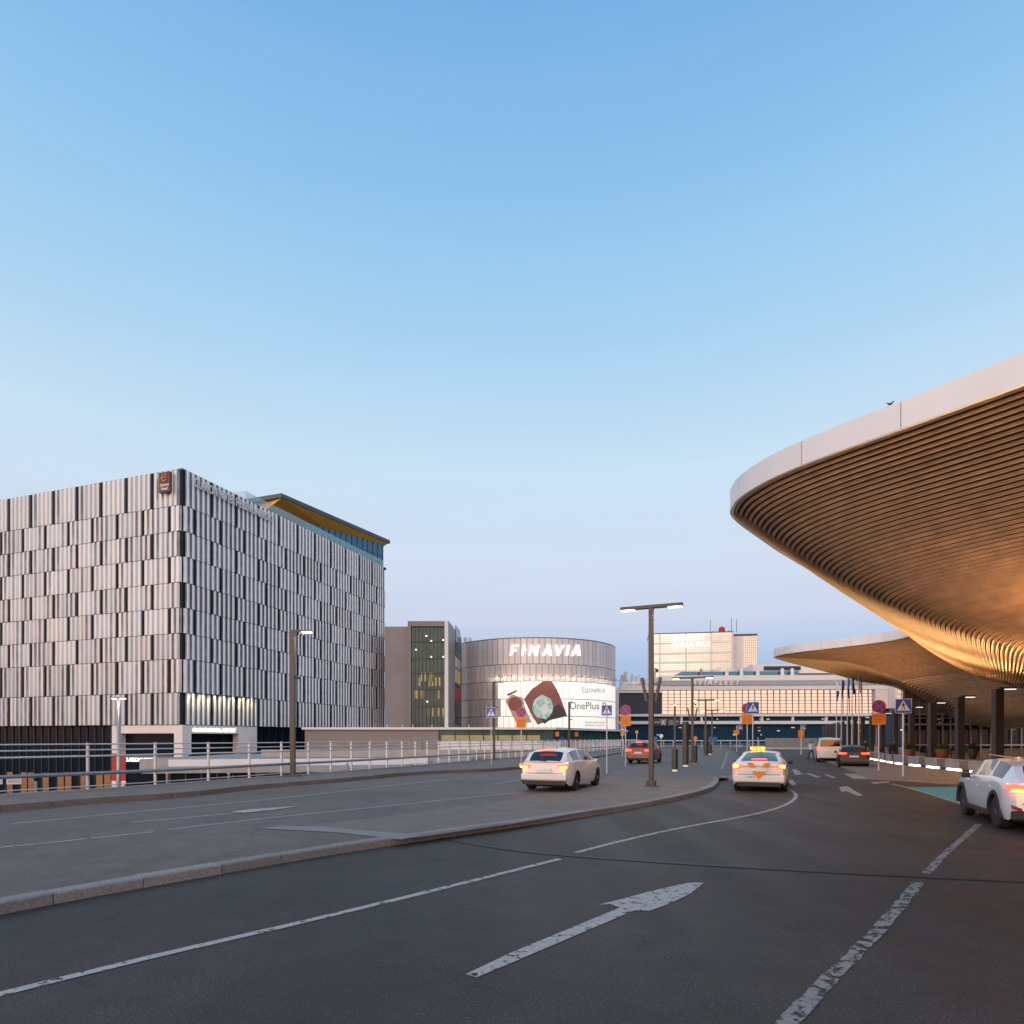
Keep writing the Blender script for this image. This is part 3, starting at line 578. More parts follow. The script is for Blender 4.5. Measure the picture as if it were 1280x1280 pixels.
# stylised letters, each a child
def drum_pt(s, z, r): a_ = -math.pi/2+s/RD; return (r*math.cos(a_), r*math.sin(a_), z)
def drum_poly(poly, r0, r1, m, name, parent):
    # poly in (arc length, z); subdivided strips so the shape follows the curve
    mb = MB(); s0 = min(p[0] for p in poly); s1 = max(p[0] for p in poly); bmx = bmesh.new()
    vs = [bmx.verts.new((p[0],0,p[1])) for p in poly]; bmx.faces.new(vs)
    s = s0+.8
    while s < s1:
        bmesh.ops.bisect_plane(bmx, geom=bmx.verts[:]+bmx.edges[:]+bmx.faces[:], plane_co=(s,0,0), plane_no=(1,0,0)); s += .8
    r = bmesh.ops.extrude_face_region(bmx, geom=bmx.faces[:]); nv = [g for g in r['geom'] if isinstance(g, bmesh.types.BMVert)]
    for v in nv: v.co.y = 1
    for v in bmx.verts: v.co = Vector(drum_pt(v.co.x, v.co.z, r1 if v.co.y < .5 else r0))
    bmesh.ops.recalc_face_normals(bmx, faces=bmx.faces[:]); me = bpy.data.meshes.new(name); bmx.to_mesh(me); bmx.free(); me.materials.append(m)
    o = bpy.data.objects.new(name, me); C.objects.link(o); o.parent = parent; return o
def ang_of(px):      # arc length on the drum hit by the sight line through px
    k = (px-640)/FPX; A = 1+k*k; B = -2*(YC+k*XCc); Cc = YC*YC+XCc*XCc-RD*RD; Y = (-B-math.sqrt(max(0,B*B-4*A*Cc)))/(2*A); X = k*Y
    return math.atan2(X-XCc, YC-Y)*RD, Y
def dp(px, py):
    s, Y = ang_of(px); return (s, EYE+(HZ-py)*Y/FPX)
def letter(strokes, name='letter', m='litw'):
    for st in strokes: drum_poly([dp(x, y) for x, y in st], RD+.15, RD+.42, M[m], name, dr)
# FINAVIA in sloping strokes (pixel space of the sign, put on the drum)
yt, yb = 806.5, 820
def par(x, w=2.4, a=yt, b=yb, sh=2.6):
    def X(y): return x+sh*(yb-y)/(yb-yt)
    return [(X(b), b), (X(a), a), (X(a)+w, a), (X(b)+w, b)]
letter([par(637.5), [(642.4,yt),(642.4,yt+2.2),(648.6,yt+2.2),(649.2,yt)], [(640.9,812.2),(640.5,814.4),(645.6,814.4),(646.1,812.2)]])
letter([par(651.8,2.2), [(655.6,811.8),(655.2,813.8),(658,813.8),(658.3,811.8)]])
letter([par(660.5), par(669.4), [(662.8,yt),(668.8,yb),(671.6,yb),(665.6,yt)]])
letter([[(677.5,yb),(684.2,yt),(686.4,yt),(680.3,yb)], [(684.9,yt),(687.6,yt),(689.3,yb),(686.6,yb)], [(681.2,815.6),(680.4,817.4),(687.2,817.4),(687,815.6)]])
letter([[(693.6,yt),(696.2,yt),(697.6,816.2),(696.8,yb)], [(695.2,yb),(702.2,yt),(704.9,yt),(697.9,yb)]])
letter([par(706.8,2.3)])
letter([[(713,yb),(719.8,yt),(722,yt),(715.8,yb)], [(720.4,yt),(723.1,yt),(724.6,yb),(721.9,yb)], [(716.8,815.6),(716,817.4),(722.6,817.4),(722.4,815.6)]])
# print of the advert: a plain brown box and a dial
def pr(poly, m, lay=1): drum_poly([dp(x,y) for x, y in poly], RD+.005, RD+.012*lay+.01, M[m], 'advert_print', dr)
pr([(655,874),(664,862),(678,852),(690,851.2),(699,868),(709,895),(688,900),(672,906),(664,893)], 'adbr')
pr([(709,895),(688,900),(680,905),(676,898),(690,884),(700,880)], 'addk', 2)
blob = [(668+13*math.cos(t*.42)*(1+.10*math.sin(t*3.1))+13, 884+15*math.sin(t*.42)*(1+.08*math.cos(t*2.3))) for t in range(15)]
pr([(x-2.5,y) for x,y in blob], 'adgr', 3)
pr([(681+5*math.cos(t*.63),887+6.5*math.sin(t*.63)) for t in range(10)], 'swhite', 4)
pr([(633,868),(647,862),(646,864.5),(636,870)], 'adbr')
pr([(632,876),(640,868),(653,872),(656,884),(665,903),(646,905),(640,893)], 'adtan')
pr([(644+9*math.cos(t*.52), 880+9*math.sin(t*.52)) for t in range(12)], 'adbr', 2)
def drum_text(s, px0, py, hpx, m, w=None):
    cu = bpy.data.curves.new('t','FONT'); cu.body = s; cu.size = 1; cu.resolution_u = 3
    t = bpy.data.objects.new('t', cu); C.objects.link(t); bpy.context.view_layer.update(); me = bpy.data.meshes.new_from_object(t); bpy.data.objects.remove(t)
    X = max(v.co.x for v in me.vertices); hx = .72
    for v in me.vertices:
        px = px0+v.co.x/X*w; s_, Y = ang_of(px); z = EYE+(HZ-(py-v.co.y/hx*hpx))*Y/FPX; v.co = Vector(drum_pt(s_, z, RD+.04))
    me.materials.clear(); me.materials.append(m); me.name = 'advert_lettering'; o = bpy.data.objects.new('advert_lettering', me); C.objects.link(o); o.parent = dr
drum_text('ONEPLUS', 736, 865.5, 5.2, M['ink'], 20); drum_text('OnePlus 9', 711.5, 886.5, 9.2, M['ink'], 46); drum_text('Smooth beyond speed.', 731, 904, 2.6, M['ink'], 26); drum_text('helsinki airport', 731, 907.5, 2.2, M['ink'], 24)
for st in ([(728,858.5),(728,865.5),(728.8,865.5),(728.8,858.5)], [(728.8,865.0),(728.8,865.7),(735,865.7),(735,865.0)], [(728.8,858.3),(728.8,859.0),(732.5,859.0),(732.5,858.3)], [(734.2,860.5),(734.2,865),(735,865),(735,860.5)], [(731.2,860.5),(731.2,863.8),(732,863.8),(732,860.5)]): pr(st, 'ink')
for i in range(16):      # row of floods above the advert
    s = -9+i*2.0; p = drum_pt(s, zb[2]+.9, RD+1.9)
    if True:
        l = bpy.data.lights.new('advert_light', 'SPOT'); l.energy = 170; l.color = (1,.85,.6); l.spot_size = math.radians(120); l.spot_blend = 1; l.shadow_soft_size = .15
        o = bpy.data.objects.new('advert_light', l); C.objects.link(o); o.parent = dr; o.location = p; an = s/RD
        o.rotation_euler = Vector((-math.sin(an)*.9, math.cos(an)*.9, -.2)).to_track_quat('-Z','Y').to_euler()
    mb = MB(); q = drum_pt(s, zb[2]+.9, RD); mb.tube(q, p, .04, 6); mb.box((p[0]-.12,p[1]-.12,p[2]),(p[0]+.12,p[1]+.12,p[2]+.15)); mb.build('flood_arm', M['dframe'], dr)
mb = MB(); mb.tube((-18+3.5,-11,zb[0]-1),(-18+3.5,-11,zb[0]+1.2),.9,12); mb.build('roof_vent', M['steelw'], dr)
# ------------------------------------------------------------------ far office tower
ot = thing('office_tower', 'pale gridded glass office tower with white rooftop lettering, behind the far terminal', 'building', at(811,240)+(0,), math.radians(-10))
def ow(px): return (px-811)*240/FPX/math.cos(math.radians(10))*.985
def oz(py, Y=240): return EYE+(HZ-py)*Y/FPX
wT = ow(912)
mb = MB(); mb.box((0,0,-6),(wT,16,oz(793))); mb.build('glass_front', M['mirrorw'], ot)
mb = MB(); n = 46
for i in range(n+1):
    x = wT*i/n; mb.box((x-.035,-.06,0),(x+.035,-.003,oz(793)-.3))
z = 1
while z < oz(793)-.5: mb.box((0,-.09,z-.04),(wT,-.063,z+.04)); z += .82
o = mb.build('mullion_grid', M['tmull'], ot, kind='stuff')
for f in (.0, .125, .44, .735, .985): mb = MB(); mb.box((wT*f,-.22,0),(wT*f+.5,-.1,oz(792.6))); mb.build('pilaster', M['render'], ot)
for py in (805,818,829,840): mb = MB(); mb.box((.5,-.05,oz(py)-.35),(wT,-.005,oz(py)+.35)); mb.build('spandrel', mat('spandrel', (.75,.85,.80), .35), ot)
mb = MB(); mb.box((-.1,-.3,oz(793)),(wT+.1,16.1,oz(792))); mb.build('roof', M['roofedge'], ot)
text('sign_lettering', 'AVIAFLEET', 2.5, M['litw'], ot, Matrix.Translation((ow(839),-.5,oz(801.8))) @ RX90, .15, shear=.3, off=.0, space=.98)
text('sign_lettering', 'FINAVIA', 3.0, M['litw'], ot, Matrix.Translation((ow(838),-.5,oz(810.8))) @ RX90, .15, shear=.35, off=.01, space=1.3)
mb = MB(); mb.lathe([(.4,0),(1.1,.3),(1.2,1.3),(.9,2.0),(.3,2.3)], 10, c=(ow(900),3,oz(792))); mb.build('beacon', M['reddev'], ot)
for px, h in ((886,5),(911,5.5),(917,5),(889,1.2),(908,1.2),(862,.8)):
    mb = MB(); mb.tube((ow(px),2,oz(793)),(ow(px),2,oz(793)+h),.09,5); mb.build('antenna', M['dframe'], ot)
mb = MB(); mb.box((wT+.05,3,-6),(ow(924)+.3,16,oz(796))); mb.build('side_block', M['render'], ot)
mb = MB(); mb.box((ow(924)+.303,3.2,-6),(ow(940)+.5,16,oz(794.5))); mb.build('side_glass', M['mirrorw'], ot)
mb = MB()
for i in range(8): x = ow(924)+.5+i*.72; mb.box((x,3.1,0),(x+.06,3.19,oz(795)))
z = 3
while z < oz(795)-.3: mb.box((ow(924)+.4,3.05,z),(ow(940)+.4,3.09,z+.07)); z += .9
mb.build('mullion_grid', M['tmull'], ot, kind='stuff')
mb = MB(); mb.box((wT,2.9,-6+6),(ow(940)+.6,16.1,0.3)); mb.box((wT+.05,2.9,oz(796.5)),(ow(940)+.6,3.0,oz(794)))
mb.build('roof', M['roofedge'], ot)
# ------------------------------------------------------------------ far terminal
YF = 172
tr_ = thing('far_terminal', 'wide far terminal with mirror glass reflecting a peach sunset in white frames', 'building', at(771,YF)+(0,), math.radians(-3))
kx = YF/FPX
def fx(px): return (px-771)*kx*1.0/ (1-.02)
def fz(py): return EYE+(HZ-py)*kx
W0, W1 = 0, fx(1082)
def fb(name, m, pa, pb, ya, yb, d0, d1): mb = MB(); mb.box((fx(pa),d0,fz(yb)),(fx(pb),d1,fz(ya))); return mb.build(name, M[m], tr_)
mb = MB(); mb.add([(fx(826),.40,fz(892.5)),(fx(1078),.40,fz(892.5)),(fx(1078),.55,fz(863.5)),(fx(826),.55,fz(863.5)),(fx(826),1.0,fz(892.5)),(fx(1078),1.0,fz(892.5)),(fx(1078),1.0,fz(863.5)),(fx(826),1.0,fz(863.5))], [(0,1,2,3),(4,7,6,5),(0,3,7,4),(1,5,6,2)]); mb.build('mirror_glass', M['mirror'], tr_); fb('dark_glass', 'glassb', 773.5, 825.8, 866.5, 892.5, .4, 1.0)
mb = MB(); x = 826
while x < 1078: mb.box((fx(x)-.07,.25,fz(892.5)),(fx(x)+.07,.397,fz(863.5))); x += 7.45
for i in range(1,7): y = 863.5+i*4.15; mb.box((fx(826),.2,fz(y)-.06),(fx(1078),.247,fz(y)+.06))
mb.build('mullion_grid', M['mull'], tr_, kind='stuff')
mb = MB(); x = 773.5
while x < 826: mb.box((fx(x)-.06,.25,fz(892.5)),(fx(x)+.06,.397,fz(866.5))); x += 6.2
for i in range(1,6): y = 866.5+i*4.3; mb.box((fx(773.5),.2,fz(y)-.05),(fx(825.8),.247,fz(y)+.05))
mb.build('mullion_grid', M['dframe'], tr_, kind='stuff')
fb('white_frame', 'render', 770, 773.3, 864, 930, -.6, 1.2); fb('white_frame', 'render', 770, 1080, 892.7, 895.8, -.9, 1.2); fb('white_frame', 'render', 1078.2, 1080.5, 861, 892.5, -.6, 1.2)
fb('white_frame', 'render', 773.4, 826, 863.6, 866.3, -.6, 1.2)
fb('glass_band', 'glassb', 773.4, 1080, 896, 901.3, .5, 1.2); fb('white_ledge', 'render', 771, 1080, 901.5, 905.3, -.8, 1.2); fb('glass_band', 'glassb', 771, 1080, 905.5, 931, .6, 1.2)
for px in (848,872,919,944,980.5,1020): fb('post', 'render', px, px+2.2, 896.0, 901.4, -.5, .45)
mb = MB(); x = 775
while x < 1079: mb.box((fx(x),.5,fz(925)),(fx(x)+.08,.597,fz(905.6))); x += 3.7
mb.build('mullion_grid', M['dframe'], tr_, kind='stuff')
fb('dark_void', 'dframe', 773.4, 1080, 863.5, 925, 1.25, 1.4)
fb('roof_slab', 'render', 776, 1095, 857.5, 862.9, -.2, 30)
mb = MB(); mb.add([(fx(822),.2,fz(857.3)),(fx(1095),.2,fz(857.3)),(fx(1095),3.2,fz(849)),(fx(826),3.2,fz(850))], [(0,1,2,3)]); mb.build('sloped_band', M['conc'], tr_)
fb('upper_slab', 'render', 826, 1095, 843.5, 850, 3.0, 30)
text('roof_lettering', 'AVIAFLEET', 1.85, M['swhite'], tr_, Matrix.Translation((fx(861),-.05,fz(856.3))) @ RX90, .12, shear=.2, off=.04, space=1.5)
fb('gantry_floor', 'dframe', 826, 1095, 857.3, 857.5, -.4, .1)
fb('skylight', 'hblue', 855, 1000, 837.2, 843.3, 6, 16)
for px in (910,928,948,978,990): 
    mb = MB(); mb.lathe([(.5,0),(.5,1.6),(.3,2.0)], 8, c=(fx(px),5,fz(843.4))); mb.build('roof_vent', M['polew'], tr_)
mb = MB(); mb.prism([(fx(877),5),(fx(880),5),(fx(879),5.4)], fz(843), fz(834)); mb.build('roof_fin', M['taupe'], tr_)
fb('roof_storey', 'render', 952, 1095, 825, 837, 12, 26); fb('storey_window', 'glassb', 966, 1012, 828, 833, 11.6, 11.99)
mb = MB(); mb.tube((fx(930),22,fz(843)),(fx(930),22,fz(827)), 7*kx*3, 24); mb.build('plant_cylinder', M['steelw'], tr_)
mb = MB(); mb.tube((fx(795),9,fz(866)),(fx(795),9,fz(850)), 3.6, 20); mb.build('plant_cylinder', M['steelw'], tr_)
R_ = random.Random(5)
for i in range(11):
    x = fx(781+i*4.1); h = .8+2.6*R_.random(); mb = MB(); mb.tube((x,6+R_.random()*3,fz(858)),(x,6,fz(852)+h), .22+.3*R_.random(), 8); mb.build('exhaust_pipe', M['steelw'], tr_)
mb = MB()
for i in range(12): mb.tube((fx(780+i*2.8),5.2,fz(865)),(fx(780+i*2.8),5.2,fz(853)),.05,5)
for z in (853,856,859): mb.tube((fx(780),5.2,fz(z)),(fx(812),5.2,fz(z)),.05,5)
mb.build('roof_railing', M['steel'], tr_)
# cream glazed corner block
fb('corner_block', 'render', 1081, 1094, 845, 935, 0, 20)
cb = fb('corner_glass', 'mirrorw', 1096, 1135, 834, 890, -3, 15); fb('corner_glass', 'glassb', 1081, 1136, 890.3, 937, -2.4, 15)
mb = MB()
for i in range(7): x = 1096+i*6.3; mb.box((fx(x)-.06,-3.15,fz(890)),(fx(x)+.06,-3.003,fz(834)))
for i in range(10): mb.box((fx(1096),-3.2,fz(834+i*6)-.05),(fx(1135),-3.155,fz(834+i*6)+.05))
mb.build('mullion_grid', M['mull'], tr_, kind='stuff')
fb('white_frame', 'render', 1094.2, 1095.8, 834, 930, -3.3, 2)
R_ = random.Random(21)
for i in range(26):
    x = 776+R_.random()*300; y = R_.choice([898.5, 909, 913, 918]); fb('lit_window', R_.choice(['litdim','litdim','yellow']), x, x+1.2+R_.random()*3, y, y+1.1, .38, .46 if y < 900 else .48)
# dark W banners
def wbanner(px0, px1, py0, py1, Y, label):
    x0, _, z1 = at(px0, Y, py0); x1, _, z0 = at(px1, Y, py1); t = thing('banner_sign', label, 'sign', (x0, Y, 0), 0, 'dark W gantry signs')
    w = x1-x0; h = z1-z0; mb = MB(); mb.box((0,0,z0),(w,.25,z1)); mb.build('board', M['banner'], t)
    mb = MB(); 
    for a, b in (((-.5,1),(-.25,0)),((-.25,0),(0,.8)),((0,.8),(.25,0)),((.25,0),(.5,1)),((-.2,1),(0,.1)),((.2,1),(0,.1))):
        mb.tube((w*.42+a[0]*h*.7,-.04,z0+h*(.12+.76*a[1])),(w*.42+b[0]*h*.7,-.04,z0+h*(.12+.76*b[1])),h*.035,5)
    mb.build('emblem', M['swhite'], t)
    text('lettering', 'HOTEL', h*.3, M['swhite'], t, Matrix.Translation((w*.08,-.02,z0+h*.38)) @ RX90, .01)
    text('lettering', 'WELCOME', h*.26, M['swhite'], t, Matrix.Translation((w*.60,-.02,z0+h*.52)) @ RX90, .01)
    text('lettering', 'AIRPORT', h*.26, M['swhite'], t, Matrix.Translation((w*.60,-.02,z0+h*.2)) @ RX90, .01)
wbanner(814, 850, 898, 907.5, 160, 'long dark banner with a white W emblem over the road by the tall double lamp')
wbanner(1103, 1131, 885.5, 894.5, 105, 'short dark banner with a white W emblem above the round sign near the canopy')
# ------------------------------------------------------------------ near terminal glass hall right
gh = thing('terminal_hall', 'glazed arrivals hall with pale floor bands and lights inside, under the timber canopy', 'building', (at(1131,92)[0], 92, 0), math.radians(-6))
hk = 92/FPX
def hx(px): return (px-1131)*hk*1.06
def hz(py): return EYE+(HZ-py)*hk
Wh = hx(1700)
mb = MB(); mb.box((0,.3,.1),(Wh,.5,hz(815))); mb.build('curtain_glass', mat('hall_glass', (.012,.028,.036), .04, spec=.3, alpha=.72), gh)
mb = MB(); mb.box((9.0,14,.1),(Wh,14.3,hz(815))); mb.prism([(0,.55),(Wh,.55),(Wh,14),(9,14)], hz(815), hz(814)); mb.prism([(0.01,.6),(9,14),(9.2,14),(.25,.6)], .1, hz(815)-.01); mb.build('inner_wall', mat('inner_wall', (.025,.038,.042), .7, var=.4, scale=.3), gh)
mb = MB(); mb.box((0,.26,hz(894)),(hx(1182),.297,hz(815))); mb.build('mirror_panel', mat('rose_mirror', (.55,.47,.46), .05, metal=.85, bump=.02, bscale=.3), gh)
px = 1131; 
mmesh = MB(); mmesh.box((-.06,0,.1),(.06,.25,hz(815))); mmesh = mmesh.mesh('mullion', M['mull'])
while px < 1400: inst(mmesh, gh, (hx(px),0,0)); px += 8.5 if px < 1182 else 11
for py, t in ((862,.06),(868,.06),(874,.06),(880,.06),(886,.06)): mb = MB(); mb.box((0,.05,hz(py)-t),(hx(1182),.24,hz(py)+t)); mb.build('transom', M['mull'], gh)
for py, t in ((893,.12),(905.5,.14),(931,.10),(897.5,.05)): mb = MB(); mb.box((0,-.05,hz(py)-t),(Wh,.3,hz(py)+t)); mb.build('floor_band', M['conc'], gh)
mb = MB(); mb.prism([(1,1.2),(Wh,1.2),(Wh,13.8),(9.4,13.8)], hz(906), hz(904.5)); mb.build('mezzanine', M['conc'], gh)
R_ = random.Random(11)
for i in range(34):
    px = 1160+R_.random()*250; py = R_.choice([894,899,903,912,918,908]); x = hx(px); d_ = 2+R_.random()*9; mb = MB(); mb.box((x,d_,hz(py)),(x+.35,d_+.3,hz(py)+.14)); mb.build('ceiling_lamp', M['litw'], gh)
for pa, pb, ya, yb_, m in ((1235,1243,913,937,'litdim'),(1262,1268,908,925,'orange'),(1238,1243,904,911,'litw'),(1159,1163,917,921,'sred'),(1209,1220,893,902,'conc'),(1221,1224,898,930,'yellow')):
    mb = MB(); mb.box((hx(pa),1.5,hz(yb_)),(hx(pb),1.8,hz(ya))); mb.build('interior_panel', M[m], gh)
for i in range(1,13):
    x = hx(1160+i*21); mb = MB(); mb.tube((x,6,.1),(x,6,hz(870)),.28,10); mb.build('hall_column', M['concd'], gh)
hw = thing('hall_wing', 'glazed wing of the arrivals hall running back beside the canopy, outside the frame', 'building', (8.7+.407*-38+.913*28.5, 25.5+.913*-38-.407*28.5, 0), RAZ)
mb = MB(); mb.box((0,-.2,.1),(82,.0,5.2)); mb.build('curtain_glass', M['glassg'], hw)
mb = MB(); mb.box((0,-14,.1),(82,-.25,10.5)); mb.build('wall', M['taupe'], hw)
wm = MB(); wm.box((0,0,.1),(.12,.22,5.3)); wm = wm.mesh('mullion', M['mull'])
for i in range(42): inst(wm, hw, (i*1.99,0,0), name='mullion')
# ------------------------------------------------------------------ timber canopy
U0 = 49.6; ZR = 10.9
wk = [(-10.5,11.25),(-8.6,10.0),(-7.0,8.2),(-5.2,5.1),(-4.0,2.95),(-2.9,1.5),(-1.5,.42),(0,0),(1.5,.28),(6.2,1.59),(11.6,3.33),(18.3,5.5),(27,8.1),(34,10.25),(37.5,11.1),(39.1,11.25)]
def wraw(u):
    u = (u+10.5)%U0-10.5
    for (a, p), (b, q) in zip(wk, wk[1:]):
        if a <= u <= b: return p+(q-p)*(u-a)/(b-a)
    return 11.25
NT = 992; du = U0/NT; tab = [wraw(-10.5+i*du) for i in range(NT)]
import numpy as np
tabn = np.array(tab); ft = np.fft.rfft(tabn); fr = np.fft.rfftfreq(NT, du)
def wsm(sig):
    g = np.exp(-2*(math.pi*fr*sig)**2); return np.fft.irfft(ft*g, NT)
SMAX = 27.0
def sst(t): t = max(0.0, min(1.0, t)); return t*t*(3-2*t)
def gdrop(s, u):
    t = sst((u-24)/18.0); return (1-t)*6.6*math.tanh(s/7.6)+t*(.13*s+4.2*sst((s-6)/15.0))
rows = {}
def wrow(s):
    k = round(s, 3)
    if k not in rows: rows[k] = wsm(.35+.16*s)
    return rows[k]
TIP = Vector((8.7, 25.5))
def cpt(s, u, dz=0):
    r = wrow(s); x = ((u+10.5)%U0)/du; i = int(x)%NT; f = x-int(x); w = r[i]*(1-f)+r[(i+1)%NT]*f
    A = max(0, 1-(s/30.0)**1.2); n = w*A+s
    return Vector((TIP.x+UD.x*u+ND.x*n, TIP.y+UD.y*u+ND.y*n, ZR-gdrop(s, u)+dz))
# samples along the road, finer round the tips and on the first lobe
us = []; u = -30.0
while u < 89:
    us.append(u); q = (u+10.5)%U0-10.5; us_ = .22 if -9 < q < 3 else .6
    u += us_*(1 if u < 40 else 1.7)
cv = thing('timber_canopy', 'huge white edged canopy with a sweeping underside of curved timber slats over the terminal forecourt', 'canopy')
s = .10; cuts = [-30, 30, 89]; ns = 0
while s < SMAX:
    SP = .165 if s < 12 else .33
    for c0, c1 in zip(cuts, cuts[1:]):
        seg = [u for u in us if c0 <= u <= c1]
        if seg[0]-c0 > .02: seg = [c0+.03]+seg
        mb = MB(); vs = []
        for u in seg:
            a = cpt(s-.26*SP, u); b = cpt(s+.26*SP, u); tt = (cpt(s, u+.1)-cpt(s, u-.1)).normalized(); w = (b-a).normalized(); nn = w.cross(tt).normalized()
            if nn.z > 0: nn = -nn
            vs += [a-nn*-.0, a-nn*.0+nn*-.08, b+nn*-.08, b]
        fs = [(i*4+k, i*4+k+1, i*4+k+5, i*4+k+4) for i in range(len(seg)-1) for k in range(3)]
        fs += [(3,2,1,0), tuple((len(seg)-1)*4+k for k in range(4))]
        mb.add(vs, fs); o = mb.build('slat', M['slat'], cv); ns += 1
    s += SP
# backing sheet and roof
mb = MB(); ss = [i*.5 for i in range(55)]; n = len(us)
for s in ss:
    for u in us: mb.v.append(tuple(cpt(s, u, .34)))
for i in range(len(ss)-1):
    for j in range(n-1): mb.f.append((i*n+j, i*n+j+1, (i+1)*n+j+1, (i+1)*n+j)); mb.m.append(0)
mb.build('backing_sheet', M['slatb'], cv, smooth=True)
mb = MB(); uc = us[::2]; n = len(uc)
for s in (0.0, 8, 16, 26.5):
    for u in uc: p = cpt(s, u); mb.v.append((p.x, p.y, ZR+.7))
for i in range(3):
    for j in range(n-1): mb.f.append((i*n+j, i*n+j+1, (i+1)*n+j+1, (i+1)*n+j)); mb.m.append(0)
mb.build('roof', M['roofm'], cv)
# fascia panels
acc = 0; k = 0; seg = [us[0]]; P0 = [cpt(0, u) for u in us]
def fpanel(ids):
    P = [Vector((P0[i].x,P0[i].y)) for i in ids]; t0 = (P[1]-P[0]).normalized(); t1 = (P[-1]-P[-2]).normalized(); P[0] += t0*.012; P[-1] -= t1*.012
    A = offs(P, .10); B = offs(P, -.03); vs = []
    for a, b in zip(A, B): vs += [(a.x,a.y,ZR-.06),(a.x,a.y,ZR+.74),(b.x,b.y,ZR+.74),(b.x,b.y,ZR-.06)]
    fs = [(i*4+q, i*4+(q+1)%4, i*4+4+(q+1)%4, i*4+4+q) for i in range(len(P)-1) for q in range(4)]+[(3,2,1,0), tuple((len(P)-1)*4+q for q in range(4))]
    mb = MB(); mb.add(vs, fs); mb.build('fascia_panel', M['fascia'], cv, smooth=False)
i = 0
while i < len(P0)-1:
    j = i+1
    while j < len(P0)-1 and (P0[j]-P0[i]).length < 2.9: j += 1
    fpanel(list(range(i, j+1))); i = j
# bird on the fascia
b0 = cpt(0, -5.1); bd = tag(None or bpy.data.objects.new('bird', None), 'small dark bird perched on the canopy edge by a panel joint', 'bird'); C.objects.link(bd); bd.scale = (.6,.6,.75); bd.location = (b0.x, b0.y, ZR+.74)
mb = MB()
prof = [(-.20,.16,.012),(-.13,.12,.022),(-.06,.10,.045),(.02,.10,.055),(.08,.135,.045),(.115,.175,.03),(.14,.20,.034),(.165,.20,.026),(.19,.195,.006)]
vs = []; 
for x, z, r in prof:
    for q in range(8): t = q*math.pi/4; vs.append((x, r*math.cos(t), z+r*math.sin(t)))
mb.add(vs, [(i*8+q,i*8+(q+1)%8,(i+1)*8+(q+1)%8,(i+1)*8+q) for i in range(8) for q in range(8)]+[tuple(range(7,-1,-1)), tuple(range(64,72))]); mb.build('body', M['black'], bd, smooth=True)
for sy in (-.02,.02): mb = MB(); mb.tube((.0,sy,0),(.01,sy,.07),.006,5); mb.build('leg', M['black'], bd)
# ------------------------------------------------------------------ canopy forecourt columns with lamp heads
cm = MB(); cm.box((-.24,-.24,0),(.24,.24,4.95)); cmm = cm.mesh('shaft', M['bronze'])
ar_ = MB(); ar_.box((.1,-.16,4.953),(1.05,.16,5.05)); arm = ar_.mesh('lamp_arm', M['bronze'])
lh = MB(); lh.box((.45,-.13,4.90),(1.02,.13,4.95)); lhm = lh.mesh('lamp_head', M['litw'])
for i in range(-3, 17):
    Y = 33.0+i*7.9; X = 31+(Y-41)*.391
    c_ = thing('lamp_column', ['nearest','second','third','fourth','fifth','sixth','seventh','eighth','ninth','tenth','eleventh','twelfth','thirteenth','fourteenth','fifteenth','sixteenth','seventeenth'][max(0,i-1)]+' square brown lamp column counted from the right frame edge, before the glass hall', 'column', (X,Y,.1), math.radians(-8), 'row of brown lamp columns')
    if i <= 0: c_['label'] = ['square brown lamp column just beyond the right frame edge','square brown lamp column second beyond the right frame edge','square brown lamp column third beyond the right frame edge','square brown lamp column fourth beyond the right frame edge'][-i]
    inst(cmm, c_, name='shaft'); inst(arm, c_, name='lamp_arm'); inst(lhm, c_, name='lamp_head')
    if i < 9:
        l = bpy.data.lights.new('uplight', 'SPOT'); l.energy = (4600,4300,3900,3700,3600,3000,2600,2200,2200)[i] if i >= 0 else 5500; l.color = (1,.66,.34); l.spot_size = math.radians(110); l.spot_blend = 1; l.shadow_soft_size = .6  # hidden uplights, set low for wide glow; those past the frame are added fill
        o = bpy.data.objects.new('uplight', l); C.objects.link(o); o.parent = c_; o.location = (-4.1,-1.0,.95); o.rotation_euler = Vector((-.12,.0,.98)).to_track_quat('-Z','Y').to_euler()
        
        l = bpy.data.lights.new('downlight', 'AREA'); l.energy = 45; l.color = (1,.74,.50); l.size = .4
        o = bpy.data.objects.new('downlight', l); C.objects.link(o); o.parent = c_; o.location = (.75,0,4.85)
